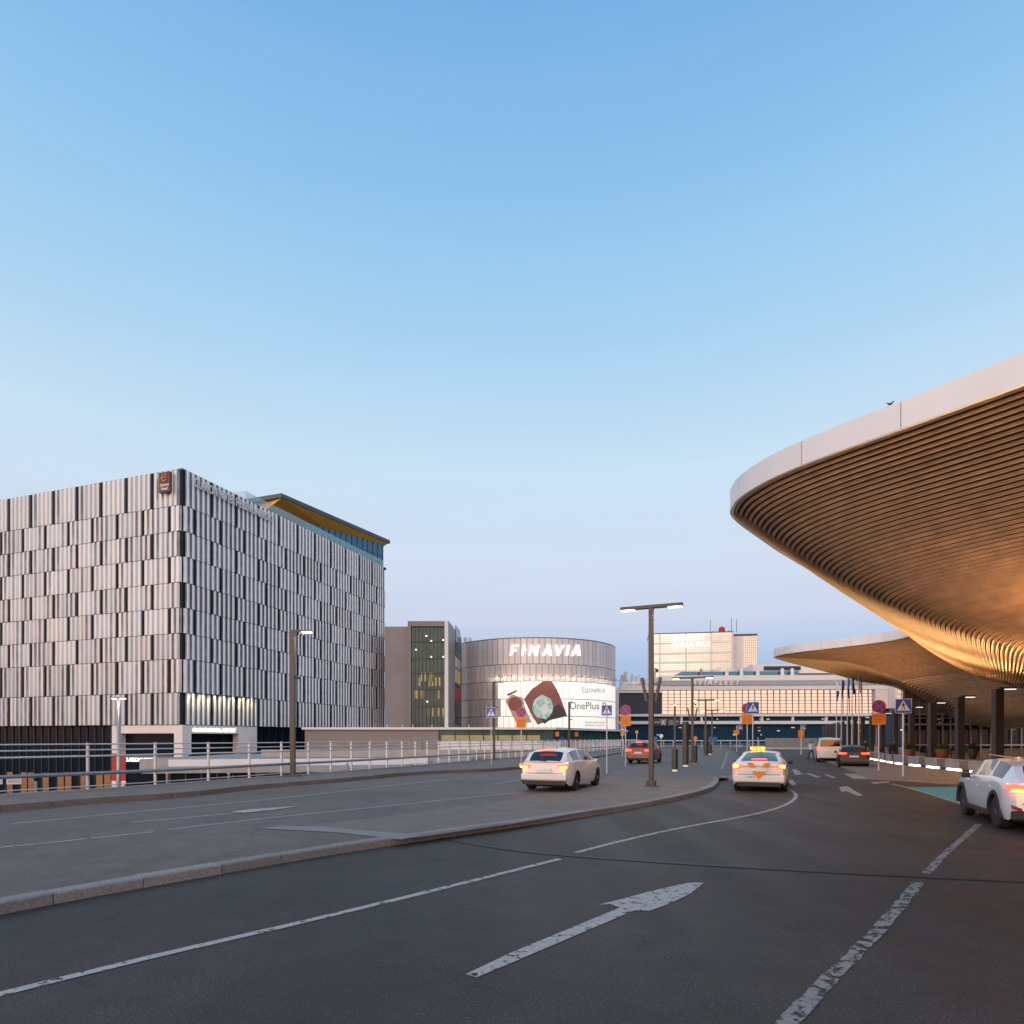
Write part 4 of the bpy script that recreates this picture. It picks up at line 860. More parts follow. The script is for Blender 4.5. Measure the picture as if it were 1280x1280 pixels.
# ------------------------------------------------------------------ cars
def interp(tb, x):
    if x <= tb[0][0]: return tb[0][1]
    for (a, p), (b, q) in zip(tb, tb[1:]):
        if x <= b: return p+(q-p)*(x-a)/(b-a)
    return tb[-1][1]
def sm_interp(tb, x, w=.10): return (interp(tb,x-w)+2*interp(tb,x)+interp(tb,x+w))/4
def car(name, label, cat, loc, heading, st, paintm):
    T = thing(name, label, cat, (loc[0],loc[1],loc[2]), heading); Lc, Wc = st['L'], st['W']/2; h2 = Lc/2; wr = st['wr']; axf = st['axf']; axr = st['axr']
    top, belt, sill = st['top'], st['belt'], st['sill']; n = 84; xs = [-h2+Lc*i/(n-1) for i in range(n)]
    xs = sorted(set([round(x,4) for x in xs]+[round(a+s_*wr*1.17,4) for a in (axf,axr) for s_ in (-1,1)]+[round(-h2+d,4) for d in (.01,.03,.07)]+[round(h2-d,4) for d in (.01,.03,.07,.12)]))
    def plan(x):
        e = min(x+h2, h2-x); f = 1-.16*max(0,1-e/.45)**2.2 if e < .45 else 1
        if x > 0: f -= .05*(x/h2)**2
        return Wc*f
    rows_ = []; NS, NG, NR = 7, 5, 5
    for x in xs:
        P = plan(x); zt = sm_interp(top, x); zb_ = min(sm_interp(belt, x), zt-.02); zs = sill; e = min(x+h2, h2-x)
        zs += .12*max(0, 1-e/.25)
        for a in (axf, axr):
            q = wr*1.15; 
            if abs(x-a) < q: zs = max(zs, wr+math.sqrt(max(0,q*q-(x-a)**2)))
        gh_ = zt-zb_; ring = []
        for i in range(NS):
            v = i/(NS-1); z = zs+(zb_-zs)*v; full = (z-sill)/(zb_-sill); y = P*(1-.075*max(0,1-full*2.2)**2-.045*max(0,full-.55)**1.6*2.2)
            if x < -h2+.3: pass
            ring.append((x, y, z))
        y0 = ring[-1][1]; tum = st['tum']; kk = min(1, gh_/.38)
        for i in range(1, NG+1):
            v = i/NG; z = zb_+(gh_-.055*kk-.015)*v; yr = y0*(.93-(.93-tum)*kk*1.0); y = y0+(yr-y0)*(v**.85 if kk < .5 else v)
            ring.append((x, y, z))
        ye, ze = ring[-1][1], ring[-1][2]
        for i in range(1, NR+1):
            v = i/NR; ring.append((x, ye*(1-v), ze+(zt-ze)*math.sin(v*math.pi/2)**.8))
        # lean of the tail and nose with height
        r2 = []
        for (xx,y,z) in ring:
            hgt = (z-sill)/(1.0); d = 0
            if xx < -h2+.5: k = 1-(xx+h2)/.5; d = k*(st['tail'](z))*1.0
            if xx > h2-.5: k = 1-(h2-xx)/.5; d = -k*(.10*max(0,z-.55)+.06*max(0,.4-z))
            r2.append((xx+d, y, z))
        rows_.append(r2)
    K = NS+NG+NR; m = len(rows_[0])
    V = []; 
    for r in rows_: V += r+[(x,-y,z) for x,y,z in r[:-1]][::-1]
    R2 = 2*m-1
    body = []; glass = {'side_window':[], 'rear_window':[], 'windscreen':[]}
    gx = st['glass']    # (rear win start, rear win end, side start, side end, ws start, ws end)
    for i in range(len(xs)-1):
        xm = (xs[i]+xs[i+1])/2
        for j in range(R2-1):
            f = (i*R2+j, i*R2+j+1, (i+1)*R2+j+1, (i+1)*R2+j); jj = j if j < m-1 else R2-2-j
            key = None
            if NS <= jj < NS+NG-1 and gx[2] < xm < gx[3] and not any(abs(xm-p) < .05 for p in st['pillars']):
                zt = sm_interp(top, xm)-sm_interp(belt, xm)
                if zt > .2: key = 'side_window'
            if jj >= NS+NG and gx[0] < xm < gx[1]: key = 'rear_window'
            if jj >= NS+NG and gx[4] < xm < gx[5]: key = 'windscreen'
            if key: glass[key].append(f)
            else: body.append(f)
    body.append(tuple(range(R2))); body.append(tuple((len(xs)-1)*R2+j for j in range(R2-1,-1,-1)))
    def sub(fs, nm, mm, parent, split=False):
        if not fs: return
        idx = {}; vs = []; ff = []
        for f in fs:
            g = []
            for v in f:
                if v not in idx: idx[v] = len(vs); vs.append(V[v])
                g.append(idx[v])
            ff.append(tuple(g))
        mb = MB(); mb.add(vs, ff); o = mb.build(nm, mm, parent, smooth=True); return o
    bo = sub(body, 'body', paintm, T)
    es = bo.modifiers.new('es','EDGE_SPLIT'); es.split_angle = math.radians(38)
    sub([f for f in glass['side_window'] if V[f[0]][1] > 0], 'side_window', M['cglass'], T); sub([f for f in glass['side_window'] if V[f[0]][1] < 0], 'side_window', M['cglass'], T)
    sub(glass['rear_window'], 'rear_window', M['cglass'], T); sub(glass['windscreen'], 'windscreen', M['cglass'], T)
    mb = MB(); mb.box((-h2+.2,-Wc*.80,sill-.03),(h2-.2,Wc*.80,.62)); mb.box((-h2+.35,-Wc+.30,.3),(h2-.3,Wc-.30,sm_interp(belt,0)-.05)); mb.build('underbody', M['under'], T)
    # wheels
    ty = MB(); w = .215
    ty.lathe([(wr*.66,-w/2),(wr*.93,-w/2),(wr,-w/2+.03),(wr,w/2-.03),(wr*.93,w/2),(wr*.66,w/2)], 28); tym = ty.mesh('tyre', M['tyre'])
    rm = MB(); rm.lathe([(wr*.60,-.06),(wr*.67,-.10),(wr*.67,.03),(wr*.62,.03)], 28)
    for k in range(5):
        a_ = k*2*math.pi/5
        for s_ in (-.16,.16):
            mt = Matrix.Rotation(a_+s_,4,'Z'); rm.box((.05,-.028,-.105),(wr*.64,.028,-.065),0,mt)
    rm.lathe([(.07,-.11),(.07,-.05)],12); rmm = rm.mesh('rim', M['rim'])
    di = MB(); di.lathe([(wr*.64,.0),(wr*.64,.02)],24); dim = di.mesh('brake_disc', M['under'])
    for ax in (axf, axr):
        for s_ in (-1, 1):
            wl = inst(tym, T, (ax, s_*(Wc-.145), wr), (math.radians(90)*s_, random.random()*3, 0), 'wheel'); inst(rmm, wl, (0,0,0), None, 'rim'); inst(dim, wl, (0,0,0), None, 'brake_disc')
    if st.get('cladding'):
        for ax in (axf, axr):
            for s_ in (-1,1):
                mb = MB(); nA = 18; vs = []
                for k in range(nA+1):
                    t = math.radians(-8)+math.radians(196)*k/nA
                    for rr_, yy in ((wr*1.13, Wc+.012),(wr*1.13+.075, Wc+.012),(wr*1.13+.085, Wc-.05),(wr*1.11,Wc-.08)): vs.append((ax+rr_*math.cos(t), s_*yy, wr+rr_*math.sin(t)))
                mb.add(vs, [(k*4+q, k*4+(q+1)%4, (k+1)*4+(q+1)%4, (k+1)*4+q) for k in range(nA) for q in range(4)]); mb.build('arch_trim', M['trim'], T)
        for s_ in (-1,1):
            mb = MB(); mb.box((axr+wr*1.2,s_*(Wc-.10),sill-.02),(axf-wr*1.2,s_*(Wc+.0),sill+.10)); mb.build('sill_trim', M['trim'], T, bevel=.02)
    for s_ in (-1,1):
        mx_ = gx[4]-.02; zb_ = sm_interp(belt, mx_); mb = MB(); mb.box((mx_-.08,s_*(Wc-.02),zb_+.0),(mx_+.08,s_*(Wc+.14),zb_+.12)); mb.box((mx_-.03,s_*(Wc-.12),zb_-.04),(mx_+.03,s_*(Wc-.02),zb_+.03)); mb.build('wing_mirror', paintm if not st.get('darkmir') else M['trim'], T, bevel=.03)
        for hxx in st['handles']:
            zb_ = sm_interp(belt,hxx)-.13; mb = MB(); mb.box((hxx-.10,s_*(Wc-.04),zb_-.015),(hxx+.10,s_*(Wc-.0),zb_+.015)); mb.build('door_handle', paintm, T)
        for dx in st['doors']:
            zb_ = sm_interp(belt,dx); mb = MB(); mb.box((dx-.004,s_*(Wc-.10),sill+.08),(dx+.004,s_*(Wc*.962+.004),zb_-.02)); mb.build('door_seam', M['under'], T)
    for z in st.get('seams', ()):
        mb = MB(); mb.box((-h2-.012,-Wc*.74,z-.005),(-h2+.02,Wc*.74,z+.005)); mb.build('tailgate_seam', M['under'], T)
    mb = MB(); mb.tube((-h2+.0,-.10,st.get('wz',1.0)),(-h2+.10,.32,st.get('wz',1.0)+.03),.012,6); mb.build('wiper', M['under'], T)
    mb = MB(); mb.tube((-.75,0,sm_interp(top,-.75)-.01),(-.95,0,sm_interp(top,-.75)+.12),.012,6,.006); mb.build('aerial', M['under'], T)
    mb = MB(); mb.tube((-h2-.03,-.52,.30),(-h2+.1,-.52,.30),.035,10); mb.build('exhaust', M['steel'], T)
    return T
def tailf(a, b): return lambda z: a*max(0, z-.75)+b*max(0, .45-z)
def part(T, nm, m, a, b, bev=0, rz=0, c=None):
    mb = MB(); mb.box(a, b); return mb.build(nm, M[m], T, bevel=bev)
def poly_rear(T, nm, m, pts, x, th=.03):   # pts in (y,z), thickness outward
    mb = MB(); mtx = Matrix(((0,0,-1,x),(1,0,0,0),(0,1,0,0),(0,0,0,1))); mb.prism(pts, 0, th, 0, mtx); return mb.build(nm, M[m], T)
def both(T, nm, m, pts, x, th=.03):
    poly_rear(T, nm, m, pts, x, th); poly_rear(T, nm, m, [(-y,z) for y,z in pts], x, th)
hatch = dict(seams=(.62,.99), wz=1.02, L=4.35, W=1.80, wr=.325, axf=1.36, axr=-1.29, sill=.20, tum=.76, tail=tailf(.18,.1), pillars=(.28,-.72), handles=(.12,-.85), doors=(.28,-.72,1.05), glass=(-2.14,-1.72,-1.62,1.18,.72,1.28),
  top=[(-2.175,.99),(-2.08,1.08),(-1.72,1.36),(-1.2,1.43),(-.3,1.455),(.45,1.42),(.75,1.34),(1.32,1.0),(1.9,.86),(2.12,.72),(2.175,.62)], belt=[(-2.175,.94),(-1.3,.96),(0,.92),(1.3,.90),(1.9,.80),(2.175,.58)])
p = (2.35, 23.35, .124)
c1 = car('hatchback_car', 'white hatchback with glowing rear lights driving left of the island lamp post', 'car', (3.1-1.2, 24.0-.7, .124), RAZ+.02, hatch, M['cwhite'])
xr = -2.175
both(c1, 'tail_light', 'brake', [(.50,.90),(.84,.93),(.86,.83),(.52,.80)], xr-.005, .05); both(c1, 'indicator', 'ambl', [(.56,.85),(.82,.87),(.82,.80),(.58,.79)], xr-.03, .04)
poly_rear(c1, 'number_plate', 'plate', [(-.26,.66),(.26,.66),(.26,.77),(-.26,.77)], xr-.005); poly_rear(c1, 'brake_lamp', 'brake', [(-.30,1.36),(.30,1.36),(.28,1.40),(-.28,1.40)], -1.80, .06)
poly_rear(c1, 'rear_diffuser', 'trim', [(-.74,.24),(.74,.24),(.80,.38),(-.80,.38)], xr+.02, .06); part(c1, 'rear_bumper', 'cwhite', (xr-.06,-.80,.40),(xr+.06,.80,.60), .03)
suv = dict(seams=(.60,), wz=1.05, L=4.40, W=1.83, wr=.345, axf=1.38, axr=-1.27, sill=.25, tum=.76, tail=tailf(.16,.12), pillars=(.25,-.75), handles=(.10,-.88), doors=(.25,-.75,1.08), glass=(-2.12,-1.74,-1.62,1.12,.70,1.26), cladding=True, darkmir=True,
  top=[(-2.20,1.02),(-2.1,1.10),(-1.74,1.39),(-1.2,1.47),(-.3,1.50),(.45,1.46),(.72,1.38),(1.30,1.06),(1.9,.92),(2.13,.80),(2.20,.66)], belt=[(-2.2,.97),(-1.3,1.01),(0,.97),(1.3,.95),(1.9,.86),(2.2,.62)])
hd = RAZ+.02; fw = Vector((math.cos(hd), math.sin(hd), 0)); rt = Vector((fw.y,-fw.x,0))
base = Vector((10.28, 13.60, 0))+rt*.85+fw*1.27
c2 = car('crossover_car', 'pale white crossover with black wheel arches cut by the right frame edge', 'car', (base.x, base.y, .0), hd, suv, M['csilver'])
xr = -2.2
both(c2, 'tail_light', 'brake', [(.42,.93),(.86,1.00),(.88,.86),(.50,.84)], xr-.0, .06); both(c2, 'indicator', 'ambl', [(.48,.885),(.86,.90),(.87,.845),(.52,.835)], xr-.035, .05); both(c2, 'reflector', 'redl', [(.66,.44),(.84,.50),(.86,.58),(.70,.52)], xr-.0, .05)
mb = MB()
for s_ in (-1,1): mb.box((xr+.02,s_*.86,.90),(xr+.22,s_*.915,.97))
mb.build('tail_light_wrap', M['brake'], c2)
part(c2, 'rear_bumper', 'trim', (xr-.05,-.84,.27),(xr+.12,.84,.46), .04); poly_rear(c2, 'number_plate', 'plate', [(-.26,.62),(.26,.62),(.26,.73),(-.26,.73)], xr-.005)
mb = MB(); mb.tube((-1.4,.60,1.50),(.3,.60,1.52),.018,8); mb.build('roof_rail', M['steel'], c2); mb = MB(); mb.tube((-1.4,-.60,1.50),(.3,-.60,1.52),.018,8); mb.build('roof_rail', M['steel'], c2)
redc = dict(suv); redc.update(W=1.82, L=4.35, cladding=False, darkmir=False, top=[(x,z+.10 if z>1.2 else z+.05) for x,z in suv['top']], belt=[(x,z+.04) for x,z in suv['belt']], tum=.80)
X, Y = at(797.5, 45); X += .9; Y += 2.0
c3 = car('red_suv_car', 'dark red sport utility car with brake lights on, beyond the tall double lamp', 'car', (X, Y, .12), RAZ, redc, M['cred'])
xr = -2.175
both(c3, 'tail_light', 'brake', [(.46,.98),(.86,1.04),(.88,.88),(.50,.88)], xr-.0, .07); poly_rear(c3, 'number_plate', 'plate', [(-.26,.72),(.26,.72),(.26,.84),(-.26,.84)], xr-.01); poly_rear(c3, 'brake_lamp', 'brake', [(-.2,1.47),(.2,1.47),(.2,1.52),(-.2,1.52)], -1.82, .1)
part(c3, 'rear_bumper', 'trim', (xr-.05,-.84,.28),(xr+.1,.84,.42), .03); poly_rear(c3, 'chrome_strip', 'steelw', [(-.5,.66),(.5,.66),(.5,.68),(-.5,.68)], xr-.01, .02)
sedan = dict(seams=(.62,.90), wz=-.5, darkmir=True, L=4.69, W=1.88, wr=.335, axf=1.45, axr=-1.42, sill=.20, tum=.70, tail=tailf(.10,.2), pillars=(.30,-.70), handles=(.14,-.86), doors=(.30,-.70,1.1), glass=(-2.05,-.95,-1.55,1.20,.62,1.45), 
  top=[(-2.345,1.0),(-2.2,1.06),(-2.0,1.10),(-1.5,1.25),(-.9,1.40),(-.2,1.445),(.4,1.42),(.75,1.34),(1.45,.98),(2.0,.82),(2.28,.66),(2.345,.58)], belt=[(-2.345,.93),(-2.0,.98),(-1.3,.98),(0,.92),(1.4,.88),(2.0,.76),(2.345,.54)])
X, Y = at(949, 23.0)
fw = Vector((math.cos(RAZ), math.sin(RAZ),0))
c4 = car('taxi_car', 'white taxi sedan with orange V stripes and a yellow roof sign on the right lane', 'car', (X+fw.x*2.1, Y+fw.y*2.1, 0), RAZ, sedan, M['cwhite'])
xr = -2.345
both(c4, 'tail_light', 'brake', [(.50,.92),(.60,.98),(.86,.99),(.87,.84),(.70,.84)], xr-.0, .06); both(c4, 'indicator', 'ambl', [(.66,.95),(.86,.96),(.86,.86),(.70,.87)], xr-.03, .05)
both(c4, 'orange_stripe', 'orange', [(.20,1.035),(.40,1.035),(.265,.865),(.09,.865)], xr-.03, .012); poly_rear(c4, 'orange_stripe', 'orange', [(-.22,.715),(.22,.715),(0,.44)], xr-.055, .015)
poly_rear(c4, 'number_plate', 'plate', [(-.26,.74),(.26,.74),(.26,.85),(-.26,.85)], xr-.045); part(c4, 'rear_bumper', 'cwhite', (xr-.055,-.86,.34),(xr+.15,.86,.60), .05)
poly_rear(c4, 'rear_diffuser', 'trim', [(-.74,.20),(.74,.20),(.70,.33),(-.70,.33)], xr+.02, .06)
text('taxi_lettering', 'TAKSI', .10, M['ink'], c4, Matrix.Translation((xr-.07,.42,.50)) @ Matrix.Rotation(math.radians(-90),4,'Z') @ RX90, .002, space=1.1)
poly_rear(c4, 'brake_lamp', 'brake', [(-.26,1.14),(.26,1.14),(.24,1.175),(-.24,1.175)], -2.0, .08)
mb = MB(); mb.box((-.35,-.12,1.45),(-.1,.42,1.58)); tsn = mb.build('roof_sign', M['taxiy'], c4, bevel=.03)
text('sign_lettering', 'TAKSI', .12, M['black'], tsn, Matrix.Translation((-.36,.36,1.475)) @ Matrix.Rotation(math.radians(-90),4,'Z') @ RX90, .003)
wag = dict(hatch); wag.update(L=4.45, W=1.85, darkmir=True)
X, Y = at(1068, 41.6)
c5 = car('black_car', 'dark blue-black hatchback with red tail lights behind the white van', 'car', (X+fw.x*1.9, Y+fw.y*1.9, 0), RAZ-.02, dict(hatch, W=1.86), M['cdark'])
xr = -2.175
both(c5, 'tail_light', 'brake', [(.40,.97),(.86,1.0),(.87,.87),(.46,.88)], xr-.0, .06); poly_rear(c5, 'number_plate', 'plate', [(-.26,.68),(.26,.68),(.26,.79),(-.26,.79)], xr-.01); part(c5, 'rear_bumper', 'trim', (xr-.05,-.82,.26),(xr+.1,.82,.40), .03)
both(c5, 'reflector', 'redl', [(.55,.48),(.80,.50),(.80,.54),(.55,.52)], xr-.0, .03)
van = dict(seams=(.60,1.26), wz=1.32, L=5.1, W=1.92, wr=.34, axf=1.65, axr=-1.6, sill=.24, tum=.86, tail=tailf(.05,.05), pillars=(.35,-.9), handles=(.25,), doors=(.35,1.25), glass=(9,9,-2.3,1.55,1.2,1.9), 
  top=[(-2.55,1.80),(-2.5,1.93),(-2.2,1.98),(0,1.99),(.9,1.95),(1.2,1.85),(1.9,1.15),(2.3,.98),(2.55,.75)], belt=[(-2.55,1.12),(1.3,1.08),(1.9,1.0),(2.3,.85),(2.55,.6)])
X, Y = at(1037.5, 51)
c6 = car('van', 'white van with an orange badge in its rear window, parked by the barrier wall', 'van', (X+fw.x*2.4, Y+fw.y*2.4, 0), RAZ, van, M['ccream'])
xr = -2.55
poly_rear(c6, 'rear_window', 'cglass', [(-.72,1.30),(.72,1.30),(.66,1.78),(-.66,1.78)], xr+.01, .05); poly_rear(c6, 'window_badge', 'orange', [(-.26+.0,1.42),(0,1.36),(.26,1.42),(.30,1.60),(.2,1.70),(-.2,1.70),(-.30,1.60)], xr-.04, .01)
both(c6, 'tail_light', 'brake', [(.78,.95),(.94,.95),(.94,1.22),(.80,1.22)], xr-.0, .05); poly_rear(c6, 'number_plate', 'plate', [(-.26,.80),(.26,.80),(.26,.91),(-.26,.91)], xr-.01); part(c6, 'rear_bumper', 'ccream', (xr-.08,-.90,.34),(xr+.1,.90,.56), .04); part(c6, 'bumper_step', 'trim', (xr-.07,-.85,.27),(xr+.1,.85,.338), .02)
# ------------------------------------------------------------------ lamp posts
def lamp_double(px, pyb, pyt, zg, label, half=1.15, speakers=False, big=True):
    Y = (EYE-zg)*FPX/(pyb-HZ); X = (px-640)*Y/FPX; H = EYE+(HZ-pyt)*Y/FPX-zg
    t = thing('street_lamp', label, 'street lamp', (X,Y,zg), math.atan2(-UD.x, UD.y), 'double armed lamps down the island')
    w = .085
    mb = MB(); mb.box((-w,-w,.02),(w,w,H-.12)); mb.build('pole', M['pole'], t, bevel=.01)
    mb = MB(); mb.box((-.24,-.24,0),(.24,.24,.03)); mb.box((-.16,-.16,.03),(.16,.16,.22)); mb.build('base', M['pole'], t)
    mb = MB(); mb.box((-half,-.10,H-.12),(half,.10,H)); mb.build('arm', M['pole'], t, bevel=.01)
    for s_ in (-1,1):
        mb = MB(); mb.box((s_*half*.97,-.09,H-.15),(s_*(half-.52),.09,H-.123)); mb.build('lamp_head', M['lit'], t)
    if speakers:
        for s_ in (-1,1):
            for k in range(1):
                mt = Matrix.Translation((s_*.17,-.0,3.15)) @ Matrix.Rotation(s_*math.radians(11),4,'Y'); mb = MB(); mb.box((-.045,-.08,-.0),(.045,.08,.9),0,mt); mb.build('floodlight_bar', M['pole'], t)
        mb = MB(); mb.tube((.09,0,4.35),(.2,0,4.35),.02,6); mb.box((.16,-.05,4.24),(.26,.05,4.34)); mb.build('camera', M['black'], t)
    return t, H
l1, H1 = lamp_double(814, 983, 756.5, .12, 'tall double armed street lamp with lit heads in the middle of the island', 1.15, True)
for s_ in (-1,1):
    l = bpy.data.lights.new('lamp_light', 'AREA'); l.energy = 60; l.color = (1,.78,.48); l.size = .4
    o = bpy.data.objects.new('lamp_light', l); C.objects.link(o); o.parent = l1; o.location = (s_*.85,0,H1-.2)
lamp_double(865.5, 953, 846, .12, 'second double lamp on the island with flood bars, beyond the tall grey pillar', 1.5, True)
lamp_double(882, 944.5, 874, .12, 'third double lamp on the island, left of the orange plate sign', 1.45)
lamp_double(890, 940, 887, .12, 'fourth double lamp on the island, small in the distance', 1.5)
lamp_double(843.5, 946, 880, .12, 'thin double lamp behind the short bollard by the red car', .35)
# single lamps on the left side
def lamp_single(px, pyb, pyt, zg, label, arm=.9, lit=True, w=.10, ang=0):
    Y = (EYE-zg)*FPX/(pyb-HZ); X = (px-640)*Y/FPX; H = EYE+(HZ-pyt)*Y/FPX-zg
    t = thing('street_lamp', label, 'street lamp', (X,Y,zg), ang, 'single armed lamps by the left sidewalk')
    mb = MB(); mb.box((-w,-w,.02),(w,w,H-.08)); mb.build('pole', M['pole'], t, bevel=.01)
    mb = MB(); mb.box((-.3,-.22,0),(.3,.22,.06)); mb.build('base', M['pole'], t)
    mb = MB(); mb.box((-w,-.05,H-.077),(arm,.05,H)); mb.build('arm', M['pole'], t)
    mb = MB(); mb.box((arm-.42,-.09,H-.12),(arm-.02,.09,H-.08)); mb.build('lamp_head', M['lit'] if lit else M['swhite'], t)
    mb = MB(); mb.tube((w,0,H*.68),(w+.12,0,H*.68),.03,6); mb.box((w+.06,-.05,H*.68-.1),(w+.18,.05,H*.68-.01)); mb.build('camera', M['black'], t)
    return t, H
ls, Hs = lamp_single(366, 970.5, 787.5, .26, 'tall single armed lamp with a lit head at the railing before the hotel', .82)
l = bpy.data.lights.new('lamp_light', 'AREA'); l.energy = 30; l.color = (1,.75,.40); l.size = .3; o = bpy.data.objects.new('lamp_light', l); C.objects.link(o); o.parent = ls; o.location = (.6,0,Hs-.2)
lamp_single(617.5, 950, 852, .26, 'unlit single armed lamp beside the left pedestrian sign', .75, False, .10)
lamp_single(711.5, 945.5, 877, .26, 'thin unlit lamp in front of the advert on the round car park', .35, False, .09)
# lamp on the lower level rising behind the railing
t = thing('street_lamp', 'grey lamp with twin lit heads and red banners rising from the lower road left', 'street lamp', at(148.5,40)+(-6.1,), 0)
mb = MB(); mb.tube((0,0,0),(0,0,10.5),.16,12,.11); mb.build('pole', M['steel'], t, smooth=True)
for s_ in (-1,1): mb = MB(); mb.box((s_*.08,-.06,10.5),(s_*.45,.06,10.56)); mb.build('arm', M['pole'], t); mb = MB(); mb.box((s_*.1,-.05,10.46),(s_*.42,.05,10.495)); mb.build('lamp_head', M['lit'], t)
for s_ in (-1,1): mb = MB(); x = s_*.30; mb.box((x-.14,-.02,5.35),(x+.14,.02,7.05)); mb.build('banner', M['redban'], t); mb = MB(); mb.box((x-.14,-.03,7.053),(x+.14,.03,7.08)); mb.build('banner_bar', M['steel'], t)
mb = MB()
for s_ in (-1,1): mb.prism([(s_*.30-.14,5.35),(s_*.30+.14,5.35),(s_*.30+.14,5.15),(s_*.30-.14,4.95)], -.02, .02, 0, Matrix(((1,0,0,0),(0,0,-1,0),(0,1,0,0),(0,0,0,1))))
mb.build('banner_tail', M['swhite'], t)
l = bpy.data.lights.new('lamp_light', 'POINT'); l.energy = 20; l.color = (1,.75,.4); l.shadow_soft_size = .1; o = bpy.data.objects.new('lamp_light', l); C.objects.link(o); o.parent = t; o.location = (0,-.3,10.3)
# small lower lamps seen between the rails
for k, (px, Y, top_, lab) in enumerate(((45,30,-.1,'short bollard lamp on the lower road left of the railing post'),(209,34,.0,'thin lower lamp before the hotel portal opening'),(286,36,-.1,'second thin lower lamp before the hotel entrance'),(434,45,.1,'short yellow topped lamp behind the railing, right of the tall lamp'))):
    t = thing('path_lamp', lab, 'lamp', at(px,Y)+(-6.1,), 0, 'thin lamps on the lower level'); mb = MB(); mb.tube((0,0,0),(0,0,6.1+top_),.06,8); mb.build('pole', M['steel'], t)
    mb = MB(); mb.box((-.30,-.08,6.0+top_-1.0),(.25,.08,6.0+top_-.88)) if k == 0 else mb.tube((0,0,6.1+top_),(0,0,6.2+top_),.09,8); mb.build('lamp_head', M['litw'] if k == 0 else M['yellow'], t)
# ------------------------------------------------------------------ bollards and pillars on the island
def bollard(px, pyb, pyt, r, label, lit=True, name='bollard', zg=.12):
    Y = (EYE-zg)*FPX/(pyb-HZ); H = EYE+(HZ-pyt)*Y/FPX-zg; t = thing(name, label, 'bollard' if name == 'bollard' else 'pillar', at(px,Y)+(zg,))
    mb = MB(); mb.tube((0,0,.12),(0,0,H),r,20); mb.build('shaft', M['pole'], t, smooth=False)
    mb = MB(); mb.tube((0,0,0),(0,0,.12),r*.8,20); mb.build('light_ring' if lit else 'foot', M['litdim'] if lit else M['pole'], t)
    mb = MB(); mb.tube((0,0,H),(0,0,H+.02),r*1.04,20); mb.build('cap', M['roofedge'], t)
bollard(843.5, 964.5, 937, .17, 'short round bollard with a glowing foot right of the tall double lamp')
bollard(857, 958.5, 902.5, .19, 'tall round grey pillar with a lit foot behind the short bollard', True, 'pillar')
bollard(869, 953, 932, .16, 'round bollard just right of the second double lamp', False)
bollard(882.5, 944.3, 914, .24, 'far grey pillar at the foot of the third double lamp', False, 'pillar')
bollard(887.5, 943.5, 931, .18, 'far short bollard beside the far grey pillar', True)
# ------------------------------------------------------------------ signs
FR = Matrix.Rotation(0, 4, 'Z')
def vprism(mb, poly, y0, y1, mi=0):      # polygon in x,z extruded in y
    mb.prism(poly, -y1, -y0, mi, Matrix(((1,0,0,0),(0,0,-1,0),(0,1,0,0),(0,0,0,1))))
def sign_post(t, H, r=.03, m='steelw'): mb = MB(); mb.tube((0,.02,0),(0,.02,H),r,8); mb.build('post', M[m], t)
def ped_face(t, z, s=.62, y=0.0, x=0):
    h = s/2; mb = MB(); mb.box((x-h,y-.03,z-h),(x+h,y-.01,z+h)); f = mb.build('sign_plate', M['swhite'], t)
    mb = MB(); mb.box((x-h+.02,y-.036,z-h+.02),(x+h-.02,y-.031,z+h-.02)); mb.build('sign_field', M['sblue'], f)
    mb = MB(); vprism(mb, [(x-h*.80,z-h*.66),(x+h*.80,z-h*.66),(x,z+h*.80)], y-.042, y-.037); mb.build('triangle', M['swhite'], f)
    mb = MB(); vprism(mb, [(x-.02*s,z+.17*s),(x+.05*s,z+.17*s),(x+.05*s,z+.24*s),(x-.02*s,z+.24*s)], y-.046, y-.043)
    vprism(mb, [(x-.05*s,z-.02*s),(x+.05*s,z-.02*s),(x+.06*s,z+.16*s),(x-.04*s,z+.16*s)], y-.046, y-.043)
    vprism(mb, [(x-.05*s,z-.02*s),(x+.0*s,z-.02*s),(x-.07*s,z-.25*s),(x-.12*s,z-.25*s)], y-.046, y-.043); vprism(mb, [(x+.0*s,z-.02*s),(x+.05*s,z-.02*s),(x+.13*s,z-.25*s),(x+.08*s,z-.25*s)], y-.046, y-.043)
    vprism(mb, [(x-.04*s,z+.15*s),(x-.04*s,z+.10*s),(x-.13*s,z+.0*s),(x-.15*s,z+.03*s)], y-.046, y-.043); vprism(mb, [(x+.05*s,z+.15*s),(x+.05*s,z+.10*s),(x+.13*s,z+.02*s),(x+.15*s,z+.05*s)], y-.046, y-.043)
    for k in (-.24,-.12,.0,.12,.24): vprism(mb, [(x+k*s-.025*s,z-.31*s),(x+k*s+.025*s,z-.31*s),(x+k*s+.015*s,z-.27*s),(x+k*s-.015*s,z-.27*s)], y-.046, y-.043)
    mb.build('figure', M['black'], f)
def disc(mb, x, y, z, r, y1, n=28): vprism(mb, [(x+r*math.cos(2*math.pi*k/n), z+r*math.sin(2*math.pi*k/n)) for k in range(n)], y, y1)
